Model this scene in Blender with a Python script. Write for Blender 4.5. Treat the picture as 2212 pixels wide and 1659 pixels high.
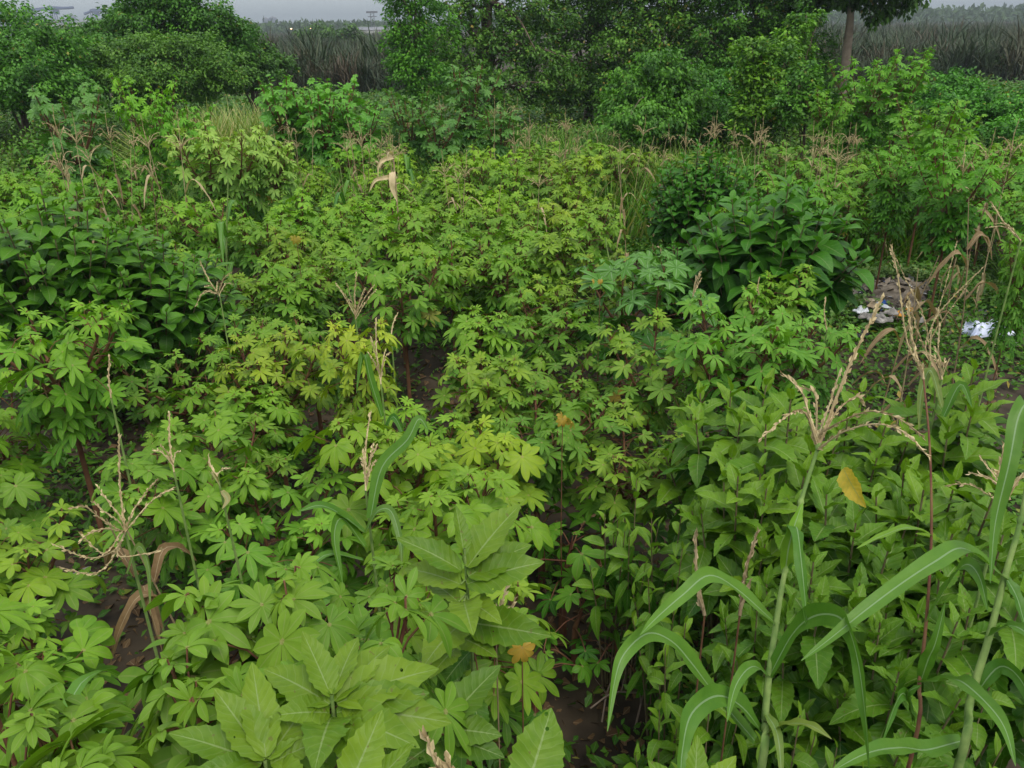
import bpy, math, random
import numpy as np
from mathutils import Vector, Matrix
R = math.radians
random.seed(7); rng = np.random.default_rng(7)
for o in list(bpy.data.objects): bpy.data.objects.remove(o, do_unlink=True)
SC = bpy.context.scene
COL = SC.collection

# ------------------------------------------------------------------ camera
CAMH = 2.9
PITCH, ROLL, FOC = R(24.2), R(0.9), 804.0
fwd = Vector((0, math.cos(PITCH), -math.sin(PITCH)))
right0 = Vector((1, 0, 0)); up0 = right0.cross(fwd).normalized()
right = (right0 * math.cos(ROLL) - up0 * math.sin(ROLL)).normalized()
up = right.cross(fwd).normalized()
cam_d = bpy.data.cameras.new('camera'); cam = bpy.data.objects.new('camera', cam_d); COL.objects.link(cam)
m = Matrix((right, up, -fwd)).transposed().to_4x4(); m.translation = Vector((0, 0, CAMH)); cam.matrix_world = m
cam_d.sensor_width = 36; cam_d.lens = FOC / 1024 * 36; cam_d.clip_start = 0.05; cam_d.clip_end = 5000
SC.camera = cam
CAM = Vector((0, 0, CAMH))

# ------------------------------------------------------------------ sky, sun, exposure
SUN_EL, SUN_AZ = R(58), R(150)
w = bpy.data.worlds.new('World'); SC.world = w; w.use_nodes = True
nt = w.node_tree; nt.nodes.clear()
wo = nt.nodes.new('ShaderNodeOutputWorld'); bg = nt.nodes.new('ShaderNodeBackground')
sky = nt.nodes.new('ShaderNodeTexSky'); sky.sky_type = 'NISHITA'; sky.sun_disc = False
sky.sun_elevation = SUN_EL; sky.sun_rotation = SUN_AZ; sky.dust_density = 4; sky.air_density = 1.2
tc = nt.nodes.new('ShaderNodeTexCoord'); sep = nt.nodes.new('ShaderNodeSeparateXYZ')
ramp = nt.nodes.new('ShaderNodeValToRGB')
e = ramp.color_ramp.elements
e[0].position = 0.0; e[0].color = (5.4, 5.95, 6.1, 1)
e[1].position = 1.0; e[1].color = (11.5, 12.0, 12.6, 1)
k = ramp.color_ramp.elements.new(0.12); k.color = (5.6, 6.05, 6.2, 1)
nz = nt.nodes.new('ShaderNodeTexNoise'); nz.inputs['Scale'].default_value = 2.2; nz.inputs['Detail'].default_value = 5
mixc = nt.nodes.new('ShaderNodeMix'); mixc.data_type = 'RGBA'; mixc.inputs[0].default_value = 0.9
mul = nt.nodes.new('ShaderNodeMix'); mul.data_type = 'RGBA'; mul.blend_type = 'MULTIPLY'; mul.inputs[0].default_value = 0.12
L = nt.links.new
L(tc.outputs['Generated'], sep.inputs[0]); L(sep.outputs['Z'], ramp.inputs[0]); L(tc.outputs['Generated'], nz.inputs['Vector'])
L(sky.outputs[0], mixc.inputs[6]); L(ramp.outputs[0], mixc.inputs[7])
L(mixc.outputs[2], mul.inputs[6]); L(nz.outputs['Fac'], mul.inputs[7])
L(mul.outputs[2], bg.inputs[0]); bg.inputs[1].default_value = 0.1; L(bg.outputs[0], wo.inputs[0])
sl = bpy.data.lights.new('sun', 'SUN'); sl.energy = 1.5; sl.angle = R(25); sl.color = (1, .94, .82)
so = bpy.data.objects.new('sun', sl); COL.objects.link(so)
sd = Vector((math.sin(SUN_AZ) * math.cos(SUN_EL), math.cos(SUN_AZ) * math.cos(SUN_EL), math.sin(SUN_EL)))
so.rotation_euler = sd.to_track_quat('Z', 'Y').to_euler(); so.location = sd * 50
SC.view_settings.view_transform = 'Standard'; SC.view_settings.look = 'None'; SC.view_settings.gamma = 1
SC.view_settings.exposure = 0.58
SC.render.engine = 'CYCLES'
SC.cycles.max_bounces = 6; SC.cycles.diffuse_bounces = 3; SC.cycles.transmission_bounces = 3
SC.cycles.glossy_bounces = 2; SC.cycles.volume_bounces = 0

# ------------------------------------------------------------------ picture <-> world (photo measured 2212 x 1659)
def ray(x, y):
    return (fwd * FOC + right * ((x / 2212 - .5) * 1024) - up * ((y / 1659 - .5) * 768)).normalized()
def PT(x, y, d): return CAM + ray(x, y) * d
def PZ(x, y, z):
    r = ray(x, y); return CAM + r * ((z - CAMH) / r.z)
def PY(x, y, Y):
    r = ray(x, y); return CAM + r * (Y / r.y)
def proj(p):
    q = Vector(p) - CAM; c = q.dot(fwd)
    if c <= .05: return (-9999, -9999)
    return ((q.dot(right) / c * FOC / 1024 + .5) * 2212, (-q.dot(up) / c * FOC / 768 + .5) * 1659)

# ------------------------------------------------------------------ materials
def mat(name): 
    m = bpy.data.materials.new(name); m.use_nodes = True; n = m.node_tree; n.nodes.clear(); return m, n
def N(n, t, **kw):
    x = n.nodes.new(t)
    for a, b in kw.items(): setattr(x, a, b)
    return x
def mixrgb(n, fac, a, b, blend='MIX'):
    x = N(n, 'ShaderNodeMix', data_type='RGBA', blend_type=blend)
    for i, v in ((0, fac), (6, a), (7, b)):
        if isinstance(v, (int, float)): x.inputs[i].default_value = v
        elif isinstance(v, tuple): x.inputs[i].default_value = (*v, 1)
        else: n.links.new(v, x.inputs[i])
    return x.outputs[2]
def math_(n, op, a, b=0.0, c=None):
    x = N(n, 'ShaderNodeMath', operation=op)
    for i, v in enumerate((a, b) if c is None else (a, b, c)):
        if isinstance(v, (int, float)): x.inputs[i].default_value = v
        else: n.links.new(v, x.inputs[i])
    return x.outputs[0]
def leaf_mat(name, dark, light, rib=(.22, .27, .12), old=(.35, .26, .05), rough=.5, trans=.28, ribw=.035, veins=0, spec=.27, spots=0.0, ribo=.6, hub=False, stripes=False):
    if name.split('_')[0] in ('cassava', 'broad', 'bush', 'castor', 'tree', 'weed', 'grass', 'maize'):
        dark = (dark[0] * .9, dark[1] * 1.06, dark[2] * .35); light = (light[0] * 1.0, light[1] * 1.08, light[2] * .38)
    m, n = mat(name)
    at = N(n, 'ShaderNodeAttribute', attribute_name='leaf'); sp = N(n, 'ShaderNodeSeparateColor'); n.links.new(at.outputs['Color'], sp.inputs[0])
    oi = N(n, 'ShaderNodeObjectInfo')
    tcn = N(n, 'ShaderNodeTexCoord'); nz = N(n, 'ShaderNodeTexNoise'); n.links.new(tcn.outputs['Object'], nz.inputs['Vector'])
    nz.inputs['Scale'].default_value = 14; nz.inputs['Detail'].default_value = 4
    nb2 = N(n, 'ShaderNodeTexNoise'); n.links.new(tcn.outputs['Object'], nb2.inputs['Vector']); nb2.inputs['Scale'].default_value = 45; nb2.inputs['Detail'].default_value = 3
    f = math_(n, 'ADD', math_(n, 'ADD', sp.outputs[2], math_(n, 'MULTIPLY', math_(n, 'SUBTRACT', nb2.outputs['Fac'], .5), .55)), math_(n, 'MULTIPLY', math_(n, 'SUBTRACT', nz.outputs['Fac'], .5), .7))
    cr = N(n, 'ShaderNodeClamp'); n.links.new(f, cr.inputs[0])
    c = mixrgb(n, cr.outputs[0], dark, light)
    c = mixrgb(n, 1.0, c, oi.outputs['Color'], 'MULTIPLY')
    ag = N(n, 'ShaderNodeClamp'); n.links.new(math_(n, 'MULTIPLY', at.outputs['Alpha'], math_(n, 'ADD', .35, math_(n, 'MULTIPLY', nb2.outputs['Fac'], 1.3))), ag.inputs[0])
    c = mixrgb(n, ag.outputs[0], c, old)
    u = math_(n, 'ABSOLUTE', math_(n, 'SUBTRACT', sp.outputs[0], .5))
    if veins:
        ph = math_(n, 'SUBTRACT', math_(n, 'MULTIPLY', sp.outputs[1], veins), math_(n, 'MULTIPLY', u, 3.2))
        fr = math_(n, 'FRACT', ph); vv = math_(n, 'LESS_THAN', math_(n, 'ABSOLUTE', math_(n, 'SUBTRACT', fr, .5)), .06)
        c = mixrgb(n, math_(n, 'MULTIPLY', vv, .16), c, rib); ridge = math_(n, 'MULTIPLY', math_(n, 'ABSOLUTE', math_(n, 'SUBTRACT', fr, .5)), 1.6)
    if stripes: f2 = math_(n, 'SINE', math_(n, 'MULTIPLY', sp.outputs[0], 95)); c = mixrgb(n, math_(n, 'MULTIPLY', math_(n, 'ADD', math_(n, 'MULTIPLY', f2, .5), .5), .22), c, light)
    rb = math_(n, 'LESS_THAN', u, ribw)
    c = mixrgb(n, math_(n, 'MULTIPLY', rb, ribo), c, rib)
    if hub: c = mixrgb(n, math_(n, 'MULTIPLY', math_(n, 'LESS_THAN', sp.outputs[1], .07), .45), c, (.36, .26, .13))
    if spots:
        nb = N(n, 'ShaderNodeTexNoise'); n.links.new(tcn.outputs['Object'], nb.inputs['Vector']); nb.inputs['Scale'].default_value = 55
        g = math_(n, 'GREATER_THAN', nb.outputs['Fac'], .70); c = mixrgb(n, math_(n, 'MULTIPLY', g, spots), c, (.12, .09, .03))
    p = N(n, 'ShaderNodeBsdfPrincipled'); n.links.new(c, p.inputs['Base Color']); p.inputs['Roughness'].default_value = rough
    p.inputs['Specular IOR Level'].default_value = spec
    bp = N(n, 'ShaderNodeBump'); bp.inputs['Strength'].default_value = .25; bp.inputs['Distance'].default_value = .004
    n.links.new(math_(n, 'ADD', nb2.outputs['Fac'], ridge) if veins else nb2.outputs['Fac'], bp.inputs['Height']); n.links.new(bp.outputs[0], p.inputs['Normal'])
    if veins: bp.inputs['Strength'].default_value = .28
    tr = N(n, 'ShaderNodeBsdfTranslucent'); n.links.new(mixrgb(n, 1.0, c, (1.15, 1.25, .45), 'MULTIPLY'), tr.inputs[0])
    mx = N(n, 'ShaderNodeMixShader'); mx.inputs[0].default_value = trans; n.links.new(p.outputs[0], mx.inputs[1]); n.links.new(tr.outputs[0], mx.inputs[2])
    if spots:
        nh = N(n, 'ShaderNodeTexVoronoi'); n.links.new(tcn.outputs['Object'], nh.inputs['Vector']); nh.inputs['Scale'].default_value = 24
        sc2 = N(n, 'ShaderNodeSeparateColor'); n.links.new(nh.outputs['Color'], sc2.inputs[0])
        hl = math_(n, 'LESS_THAN', nh.outputs['Distance'], math_(n, 'MULTIPLY', math_(n, 'SUBTRACT', sc2.outputs[0], .72), .75))
        tp = N(n, 'ShaderNodeBsdfTransparent'); m2 = N(n, 'ShaderNodeMixShader'); n.links.new(hl, m2.inputs[0]); n.links.new(mx.outputs[0], m2.inputs[1]); n.links.new(tp.outputs[0], m2.inputs[2]); mx = m2
    o = N(n, 'ShaderNodeOutputMaterial'); n.links.new(mx.outputs[0], o.inputs[0]); return m
def plain_mat(name, a, b, scale=8, rough=.8, bump=.3, spec=.3):
    m, n = mat(name)
    tcn = N(n, 'ShaderNodeTexCoord'); nz = N(n, 'ShaderNodeTexNoise'); n.links.new(tcn.outputs['Object'], nz.inputs['Vector'])
    nz.inputs['Scale'].default_value = scale; nz.inputs['Detail'].default_value = 6
    rp = N(n, 'ShaderNodeMapRange'); rp.inputs[1].default_value = .35; rp.inputs[2].default_value = .65; n.links.new(nz.outputs['Fac'], rp.inputs[0])
    c = mixrgb(n, rp.outputs[0], a, b)
    p = N(n, 'ShaderNodeBsdfPrincipled'); n.links.new(c, p.inputs['Base Color']); p.inputs['Roughness'].default_value = rough
    p.inputs['Specular IOR Level'].default_value = spec
    bp = N(n, 'ShaderNodeBump'); bp.inputs['Strength'].default_value = bump; bp.inputs['Distance'].default_value = .02
    n.links.new(nz.outputs['Fac'], bp.inputs['Height']); n.links.new(bp.outputs[0], p.inputs['Normal'])
    o = N(n, 'ShaderNodeOutputMaterial'); n.links.new(p.outputs[0], o.inputs[0]); return m

M = {}
M['cassava'] = leaf_mat('cassava_leaf', (.056, .135, .024), (.17, .262, .055), rib=(.24, .28, .10), ribw=.04, ribo=.35, hub=True, rough=.55, old=(.40, .26, .04))
M['broad'] = leaf_mat('broad_leaf', (.04, .12, .016), (.155, .24, .045), rib=(.24, .32, .12), ribw=.022, veins=9, spots=.5, old=(.60, .42, .05))
M['bush'] = leaf_mat('bush_leaf', (.028, .10, .018), (.075, .19, .035), rib=(.16, .25, .08), ribw=.025, veins=8)
M['maize'] = leaf_mat('maize_leaf', (.036, .12, .03), (.10, .20, .055), rib=(.25, .36, .20), ribw=.04, rough=.45, stripes=True, old=(.34, .27, .12))
M['dry'] = leaf_mat('dry_leaf', (.20, .14, .075), (.46, .37, .22), rib=(.4, .32, .2), trans=.2, rough=.8)
M['tassel'] = leaf_mat('tassel_straw', (.27, .20, .10), (.60, .49, .28), rib=(.4, .33, .2), trans=.1, rough=.8)
M['castor'] = leaf_mat('castor_leaf', (.045, .15, .055), (.10, .24, .11), rib=(.25, .35, .2), ribw=.05)
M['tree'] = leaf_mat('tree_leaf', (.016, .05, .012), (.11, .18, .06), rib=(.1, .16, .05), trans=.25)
M['grass'] = leaf_mat('grass_blade', (.05, .12, .02), (.16, .22, .06), old=(.42, .36, .16))
M['weed'] = leaf_mat('weed_leaf', (.03, .09, .016), (.09, .17, .035), ribw=.03)
M['reed'] = leaf_mat('reed_blade', (.008, .022, .010), (.04, .075, .028), old=(.06, .038, .022), trans=.1)
M['stem'] = plain_mat('green_brown_stem', (.10, .07, .035), (.16, .14, .07), 20)
M['redstem'] = plain_mat('reddish_stem', (.10, .035, .022), (.17, .09, .04), 15)
M['palestem'] = plain_mat('pale_green_stem', (.10, .18, .04), (.20, .28, .08), 20)
M['bark'] = plain_mat('tree_bark', (.07, .05, .035), (.17, .13, .095), 6)
M['greybark'] = plain_mat('weathered_bark', (.16, .12, .09), (.28, .22, .17), 5)
M['soil'] = plain_mat('dark_soil', (.016, .012, .008), (.075, .055, .036), 3, bump=.9, rough=.95)
M['earth'] = plain_mat('trampled_earth', (.09, .07, .05), (.22, .18, .14), 9, bump=.9, rough=.95)
M['white'] = plain_mat('white_plastic', (.6, .62, .68), (.8, .82, .86), 8, .4)
M['paper'] = plain_mat('bluish_white_sheet', (.45, .5, .7), (.72, .75, .9), 8, .5)
M['bluep'] = plain_mat('blue_plastic', (.03, .10, .4), (.06, .18, .55), 8, .4)
M['grey'] = plain_mat('grey_sack', (.16, .15, .14), (.34, .32, .30), 8, .8)
M['black'] = plain_mat('black_bag', (.012, .012, .015), (.04, .04, .05), 8, .35)
M['red'] = plain_mat('faded_red_plastic', (.28, .05, .03), (.4, .12, .08), 8, .5)
M['tan'] = plain_mat('tan_card', (.35, .26, .17), (.5, .4, .28), 8, .8)
M['orange'] = plain_mat('orange_wrapper', (.5, .2, .02), (.6, .32, .06), 8, .5)
M['concrete'] = plain_mat('concrete', (.16, .18, .24), (.22, .24, .30), .1)
M['steelblue'] = plain_mat('painted_steel', (.04, .06, .14), (.08, .1, .2), .1)
M['roofgrey'] = plain_mat('metal_roof', (.10, .11, .13), (.2, .2, .22), .1)
M['cream'] = plain_mat('cream_wall', (.6, .57, .54), (.72, .7, .67), .1)

# ------------------------------------------------------------------ mesh plumbing
class MB:
    def __init__(s): s.V = []; s.F = []; s.A = []; s.n = 0
    def add(s, V, F, A):
        V = np.asarray(V, float); s.V.append(V); s.F.append(np.asarray(F, int) + s.n); s.A.append(np.asarray(A, float)); s.n += len(V)
    def mesh(s, name, m, smooth=True):
        V = np.concatenate(s.V); F = np.concatenate(s.F); A = np.concatenate(s.A)
        me = bpy.data.meshes.new(name); me.vertices.add(len(V)); me.vertices.foreach_set('co', V.astype(np.float32).ravel())
        me.loops.add(len(F) * 4); me.loops.foreach_set('vertex_index', F.astype(np.int32).ravel())
        me.polygons.add(len(F)); me.polygons.foreach_set('loop_start', np.arange(0, len(F) * 4, 4, dtype=np.int32))
        me.polygons.foreach_set('loop_total', np.full(len(F), 4, dtype=np.int32))
        me.polygons.foreach_set('use_smooth', np.full(len(F), smooth, dtype=bool))
        at = me.attributes.new('leaf', 'FLOAT_COLOR', 'POINT'); at.data.foreach_set('color', A.astype(np.float32).ravel())
        me.update(calc_edges=True); me.validate(); me.materials.append(m); return me
    def build(s, name, m, parent=None, smooth=True, color=None):
        return link(name, s.mesh(name, m, smooth), parent, color)
def link(name, me, parent=None, color=None):
    o = bpy.data.objects.new(name, me); COL.objects.link(o)
    if parent: o.parent = parent
    if color: o.color = (*color, 1)
    return o
def thing(name, label, cat, loc=(0, 0, 0), rz=0, group=None, kind=None):
    o = bpy.data.objects.new(name, None); COL.objects.link(o); o.location = loc; o.rotation_euler = (0, 0, rz); o.empty_display_size = .1
    return tag(o, label, cat, group, kind)
def tag(o, label=None, cat=None, group=None, kind=None):
    for a, b in (('label', label), ('category', cat), ('group', group), ('kind', kind)):
        if b: o[a] = b
    return o

def grid_faces(nu, nv):                       # nu stations along, nv verts across
    return np.array([[i * nv + j, i * nv + j + 1, (i + 1) * nv + j + 1, (i + 1) * nv + j] for i in range(nu - 1) for j in range(nv - 1)])
def tube(mb, pts, rad, n=5, rnd=None, age=0):
    pts = [Vector(p) for p in pts]; k = len(pts); V = []; A = []
    rnd = random.random() if rnd is None else rnd
    ref = Vector((.13, .97, .21))
    for i, p in enumerate(pts):
        t = (pts[min(i + 1, k - 1)] - pts[max(i - 1, 0)]).normalized()
        a = t.cross(ref)
        if a.length < .1: a = t.cross(Vector((1, 0, 0)))
        a.normalize(); b = t.cross(a); r = rad[i] if hasattr(rad, '__len__') else rad
        for j in range(n):
            q = p + (a * math.cos(6.2832 * j / n) + b * math.sin(6.2832 * j / n)) * r
            V.append(q); A.append((0, i / (k - 1), rnd, age))
    F = [[i * n + j, i * n + (j + 1) % n, (i + 1) * n + (j + 1) % n, (i + 1) * n + j] for i in range(k - 1) for j in range(n)]
    mb.add(V, F, A)
def spline(pts, n=4):
    P = [Vector(p) for p in pts]; P = [P[0] * 2 - P[1]] + P + [P[-1] * 2 - P[-2]]; out = []
    for i in range(1, len(P) - 2):
        for s in range(n):
            t = s / n; a, b, c, d = P[i - 1:i + 3]
            out.append(.5 * ((2 * b) + (c - a) * t + (2 * a - 5 * b + 4 * c - d) * t * t + (3 * b - a - 3 * c + d) * t ** 3))
    out.append(P[-2]); return out
def ribbon(mb, pts, wid, nrm=None, fold=.25, rnd=None, age=0.0, n=5, twist=0, wave=.0):
    """a maize-like blade along pts; wid(t)-> half width"""
    pts = spline(pts, n); k = len(pts); V = []; A = []; rnd = random.random() if rnd is None else rnd
    nrm = Vector(nrm) if nrm is not None else Vector((0, 0, 1)); ph = random.random() * 6
    for i, p in enumerate(pts):
        t = i / (k - 1); T = (pts[min(i + 1, k - 1)] - pts[max(i - 1, 0)]).normalized()
        s = T.cross(nrm)
        if s.length < .15: s = T.cross(Vector((.3, .8, .2)))
        s.normalize(); nn = s.cross(T).normalized()
        if i and s.dot(ps) < 0: s = -s; nn = s.cross(T).normalized()
        ps = s.copy(); nrm = nn.copy()
        if twist: q = Matrix.Rotation(twist * t, 3, T); s = q @ s; nn = q @ nn
        h = wid(t)
        for u in (-1, -.5, 0, .5, 1):
            z = abs(u) * fold * h + wave * h * math.sin(t * 22 + ph + u) * abs(u)
            V.append(p + s * (u * h) + nn * z); A.append((.5 + u / 2, t, rnd, min(1, max(0, age + (max(0, t - .8) * 1.2 if age > 0 else 0)))))
    mb.add(V, grid_faces(k, 5), A)
def mwid(w): return lambda t: w * max(.03, min(1, .55 + t * 2.2) * (1 - t ** 2.6) ** .8)

# leaf templates: x along, y across, z normal
def T_simple(nst=6, shape=None, droop=.3, fold=.18, teeth=0, stalk=.0, across=3, wav=0.0, seed=0):
    r = random.Random(seed); us = np.linspace(-1, 1, across); V = []; A = []
    for i in range(nst):
        t = i / (nst - 1); h = shape(t)
        if teeth and 0 < i < nst - 1: h *= 1 + (teeth if i % 2 else -teeth) * r.uniform(.5, 1.3)
        ang = droop * t; x = math.sin(ang) / max(droop, 1e-3) if droop else t; z = -(1 - math.cos(ang)) / max(droop, 1e-3)
        for u in us:
            V.append((stalk + x * (1 - stalk), u * h, z + abs(u) * h * fold + wav * math.sin(t * 14 + seed + u * 2) * abs(u) * h)); A.append((.5 + u / 2, t))
    return np.array(V), grid_faces(nst, across), np.array(A)
def ovate(w): return lambda t: w * max(.02, math.sin(math.pi * min(1, t ** .8 * .97 + .03)) ** .8 * (1 - .15 * t))
def ellip(w): return lambda t: w * max(.04, math.sin(math.pi * min(1, .05 + t * .95)) ** .75)
def elliplow(w): return lambda t: w * max(.03, (math.sin(math.pi * t ** 1.25) if t > 0 else 0) ** .85 + (.02))
def lobe_shape(w): return lambda t: w * max(.03, .10 * (1 - t) + 4.9 * t ** 1.45 * (1 - t) ** .95)
def T_palm(nl=8, w=.15, nst=6, spread=150, droop=.35, seed=0, base=.55, cup=0.1):
    r = random.Random(seed); Vs = []; Fs = []; As = []; n = 0
    for i in range(nl):
        f = (i - (nl - 1) / 2) / ((nl - 1) / 2); a = R(spread) * f + R(r.uniform(-4, 4)); ln = (1 - (1 - base) * abs(f) ** 1.5) * r.uniform(.92, 1.05)
        V, F, A = T_simple(nst, lobe_shape(w / ln * .95), droop * r.uniform(.5, 1.5), .22, 0, 0, 3)
        V = V * ln; V[:, 2] += cup * V[:, 0]; V[:, 2] += (i % 2) * .012
        c, s = math.cos(a), math.sin(a); V = V @ np.array([[c, s, 0], [-s, c, 0], [0, 0, 1]])
        Vs.append(V); Fs.append(F + n); As.append(A); n += len(V)
    return np.concatenate(Vs), np.concatenate(Fs), np.concatenate(As)
def frame(az, el, roll=0):
    x = np.array([math.cos(el) * math.cos(az), math.cos(el) * math.sin(az), math.sin(el)])
    z = np.array([-math.sin(el) * math.cos(az), -math.sin(el) * math.sin(az), math.cos(el)]); y = np.cross(z, x)
    c, s = math.cos(roll), math.sin(roll); return np.array([x, y * c + z * s, z * c - y * s])
def put(mb, T, o, az, el, roll, sc, rnd=None, age=0.0, wsc=1.0):
    V, F, A = T; V = V * (sc, sc * wsc, sc); V = V @ frame(az, el, roll) + np.array(o)
    n = len(V); rnd = random.random() if rnd is None else rnd
    mb.add(V, F, np.column_stack([A, np.full(n, rnd), np.full(n, age)]))

PALM = [T_palm(nl, w_, 6, sp, dr, s) for nl, sp, dr, s, w_ in ((7, 128, .45, 1, .15), (8, 150, .7, 2, .14), (9, 158, .3, 3, .135), (7, 118, .95, 4, .16), (9, 150, .7, 5, .13), (8, 140, .2, 6, .15), (5, 95, .6, 7, .17), (7, 135, 1.2, 8, .14))]
PALMH = [T_palm(nl, w_, 12, sp, dr, s) for nl, sp, dr, s, w_ in ((8, 128, .45, 11, .15), (9, 150, .7, 12, .135), (9, 145, .25, 13, .15), (7, 118, .9, 14, .16), (7, 130, .6, 15, .14), (5, 100, .8, 16, .17))]
CAST = [T_palm(8, .20, 6, 158, dr, s, base=.7) for dr, s in ((.5, 21), (.8, 22), (.3, 23))]
BROADH = [T_simple(17, ovate(.23), d, .38, .07, .0, 5, .15, s) for d, s in ((.25, 1), (.6, 2), (1.0, 3), (.45, 4), (.1, 5))]
BROAD = [T_simple(9, ovate(.23), d, .3, .04, .0, 3, .06, s) for d, s in ((.3, 1), (.7, 2), (1.1, 3), (.5, 4))]
SMALL = [T_simple(5, ellip(.26), d, .25, 0, 0, 3) for d in (.2, .6, 1.0)]
TINY = [T_simple(3, lambda t: (.06, .3, .04)[int(round(t * 2))], d, .25, 0, 0, 3) for d in (.2, .8)]

def rc(a, b): return random.uniform(a, b)
def hang(e):  # clamp elevation
    return max(-1.3, min(1.4, e))

# ------------------------------------------------------------------ cassava plants
def cassava_mesh(h, leafr, n_apex=3, per=20, spreadr=.28, hero=False, lean=0.0, mature=.0, seed=0, T=None, yellow=.02, tier=.38):
    random.seed(seed); fol = MB(); st = MB(); T = T or (PALMH if hero else PALM)
    fk = h * rc(.5, .65); bx, by = rc(-lean, lean), rc(-lean, lean)
    tube(st, [(0, 0, -.03), (bx * .4, by * .4, fk * .5), (bx, by, fk)], [.015, .013, .011], 6)
    a0 = rc(0, 6.28)
    for k in range(n_apex):
        a = a0 + 6.2832 * k / n_apex + rc(-.4, .4); rr = spreadr * rc(.5, 1.1) if n_apex > 1 else .03
        top = Vector((bx + rr * math.cos(a), by + rr * math.sin(a), h * rc(.88, 1.0)))
        mid = Vector((bx + rr * .6 * math.cos(a), by + rr * .6 * math.sin(a), fk + (top.z - fk) * .5))
        br = spline([(bx, by, fk), mid, top], 4); tube(st, br, [.010 - .006 * i / (len(br) - 1) for i in range(len(br))], 5)
        ga = rc(0, 6.28); span = tier * h
        for i in range(per):
            t = i / (per - 1); q = 1 - (1 - t) ** .9; z = top.z - q * span
            # position along branch
            s = min(1, max(0, (z - fk) / max(.05, top.z - fk))); bi = br[int(round(s * (len(br) - 1)))] if z > fk else Vector((bx * z / fk, by * z / fk, z))
            o = Vector((bi.x, bi.y, z)); ga += 2.39996 + rc(-.2, .2)
            pl = (.05 + .16 * min(1, t * 2.2)) * rc(.8, 1.2) * (leafr / .13); el = R(75 - 75 * min(1, t * 1.6)) + rc(-.15, .15)
            d = Vector((math.cos(el) * math.cos(ga), math.cos(el) * math.sin(ga), math.sin(el)))
            e = o + d * pl; e.z -= .01
            m_ = o + d * pl * .5 + Vector((0, 0, .012)); tube(st, [o, m_, e], [.0028, .0022, .002], 4)
            ls = leafr * (.45 + .6 * min(1, t * 3.2)) * rc(.68, 1.22) * (1 - .25 * max(0, t - .75) * 4 * .5)
            age = 0
            if t > .75 and random.random() < yellow * 2: age = rc(.2, .9)
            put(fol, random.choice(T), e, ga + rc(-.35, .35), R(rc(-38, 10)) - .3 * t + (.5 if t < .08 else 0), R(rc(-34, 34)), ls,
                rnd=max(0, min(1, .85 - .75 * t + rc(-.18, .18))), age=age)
    return fol.mesh('foliage', M['cassava']), st.mesh('stem', M['redstem'])
CM = [cassava_mesh(1.0, .088, na + 2, int(per * 1.4), sp * 1.12, seed=100 + i) for i, (na, per, sp) in enumerate(((3, 17, .26), (2, 21, .22), (3, 20, .3), (4, 15, .33), (2, 24, .18), (3, 18, .34), (1, 30, .1), (4, 16, .28)))]
CMH = [cassava_mesh(1.0, .105, na + 2, int(per * 1.25), sp * 1.1, hero=True, seed=200 + i) for i, (na, per, sp) in enumerate(((3, 15, .24), (2, 20, .2), (3, 17, .28), (2, 18, .26)))]
CMB = [cassava_mesh(2.0, .115, na + 2, int(per * 1.35), sp, seed=300 + i, tier=.5) for i, (na, per, sp) in enumerate(((6, 26, .55), (7, 24, .65), (5, 28, .45)))]
REG = []
def cassava(pos, h, tint, label, group=None, var=None, rz=None, meshes=None, wide=1.0, name='cassava_plant', base_h=1.0, cat='cassava plant'):
    meshes = meshes or CM; me = meshes[var % len(meshes)] if var is not None else random.choice(meshes)
    t = thing(name, label, cat, (pos[0], pos[1], ground_z(pos[0], pos[1])), rz if rz is not None else rc(0, 6.28), group)
    s = h / base_h; t.scale = (s ** .5 * wide, s ** .5 * wide, s)
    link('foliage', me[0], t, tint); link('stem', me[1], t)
    return t

# ------------------------------------------------------------------ ground
HEAP = PZ(1945, 668, 0)
def ground_z(x, y):
    z = .035 * math.sin(x * 1.3 + 1) * math.cos(y * 1.1) + .02 * math.sin(x * 3.1 + y * 2.3)
    z += .22 * math.exp(-((x - HEAP.x) ** 2 / 1.1 + (y - HEAP.y) ** 2 / 1.0))
    return z * (1 if y < 30 else max(0, 1 - (y - 30) / 10))
def ground():
    xs = np.concatenate([-np.geomspace(2500, 8, 26), np.linspace(-7.8, 9.8, 120), np.geomspace(10, 2500, 26)])
    ys = np.concatenate([[-60, -20, -5], np.linspace(0, 24, 160), np.geomspace(25, 3000, 30)])
    V = [(x, y, ground_z(x, y) + (rc(-.012, .012) if abs(x) < 9 and 0 < y < 14 else 0)) for y in ys for x in xs]
    mb = MB(); mb.add(V, grid_faces(len(ys), len(xs)), [(0, 0, 0, 0)] * len(V))
    tag(mb.build('ground', M['soil']), kind='structure')
ground()

# ------------------------------------------------------------------ broad-leaved weeds
def rosette(fol, tip, base, n, Lf, Ts, gap, young=.35, el0=70, el1=-34, wsc=1.0, tone=0.0, az0=None, age=0.0):
    """leaves spiralling down from tip toward base"""
    tip, base = Vector(tip), Vector(base); ax = (base - tip).normalized(); ga = rc(0, 6.28) if az0 is None else az0
    tl = math.atan2(-ax.y, -ax.x); tilt = math.acos(max(-1, min(1, -ax.z)))
    for i in range(n):
        t = i / max(1, n - 1); ga += 2.39996 + rc(-.2, .2); o = tip + ax * gap * n * t
        el = R(el0 + (el1 - el0) * t ** .8) + rc(-.18, .18) + tilt * .7 * math.cos(ga - tl) * -1 * .5
        a = rc(.4, 1) if random.random() < age * t else 0
        put(fol, random.choice(Ts), o, ga, el, R(rc(-25, 25)), Lf * (young + (1 - young) * min(1, t * 2.4)) * rc(.82, 1.15),
            rnd=max(0, min(1, .95 - .8 * t + tone + rc(-.2, .2))), age=a, wsc=wsc)
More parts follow.
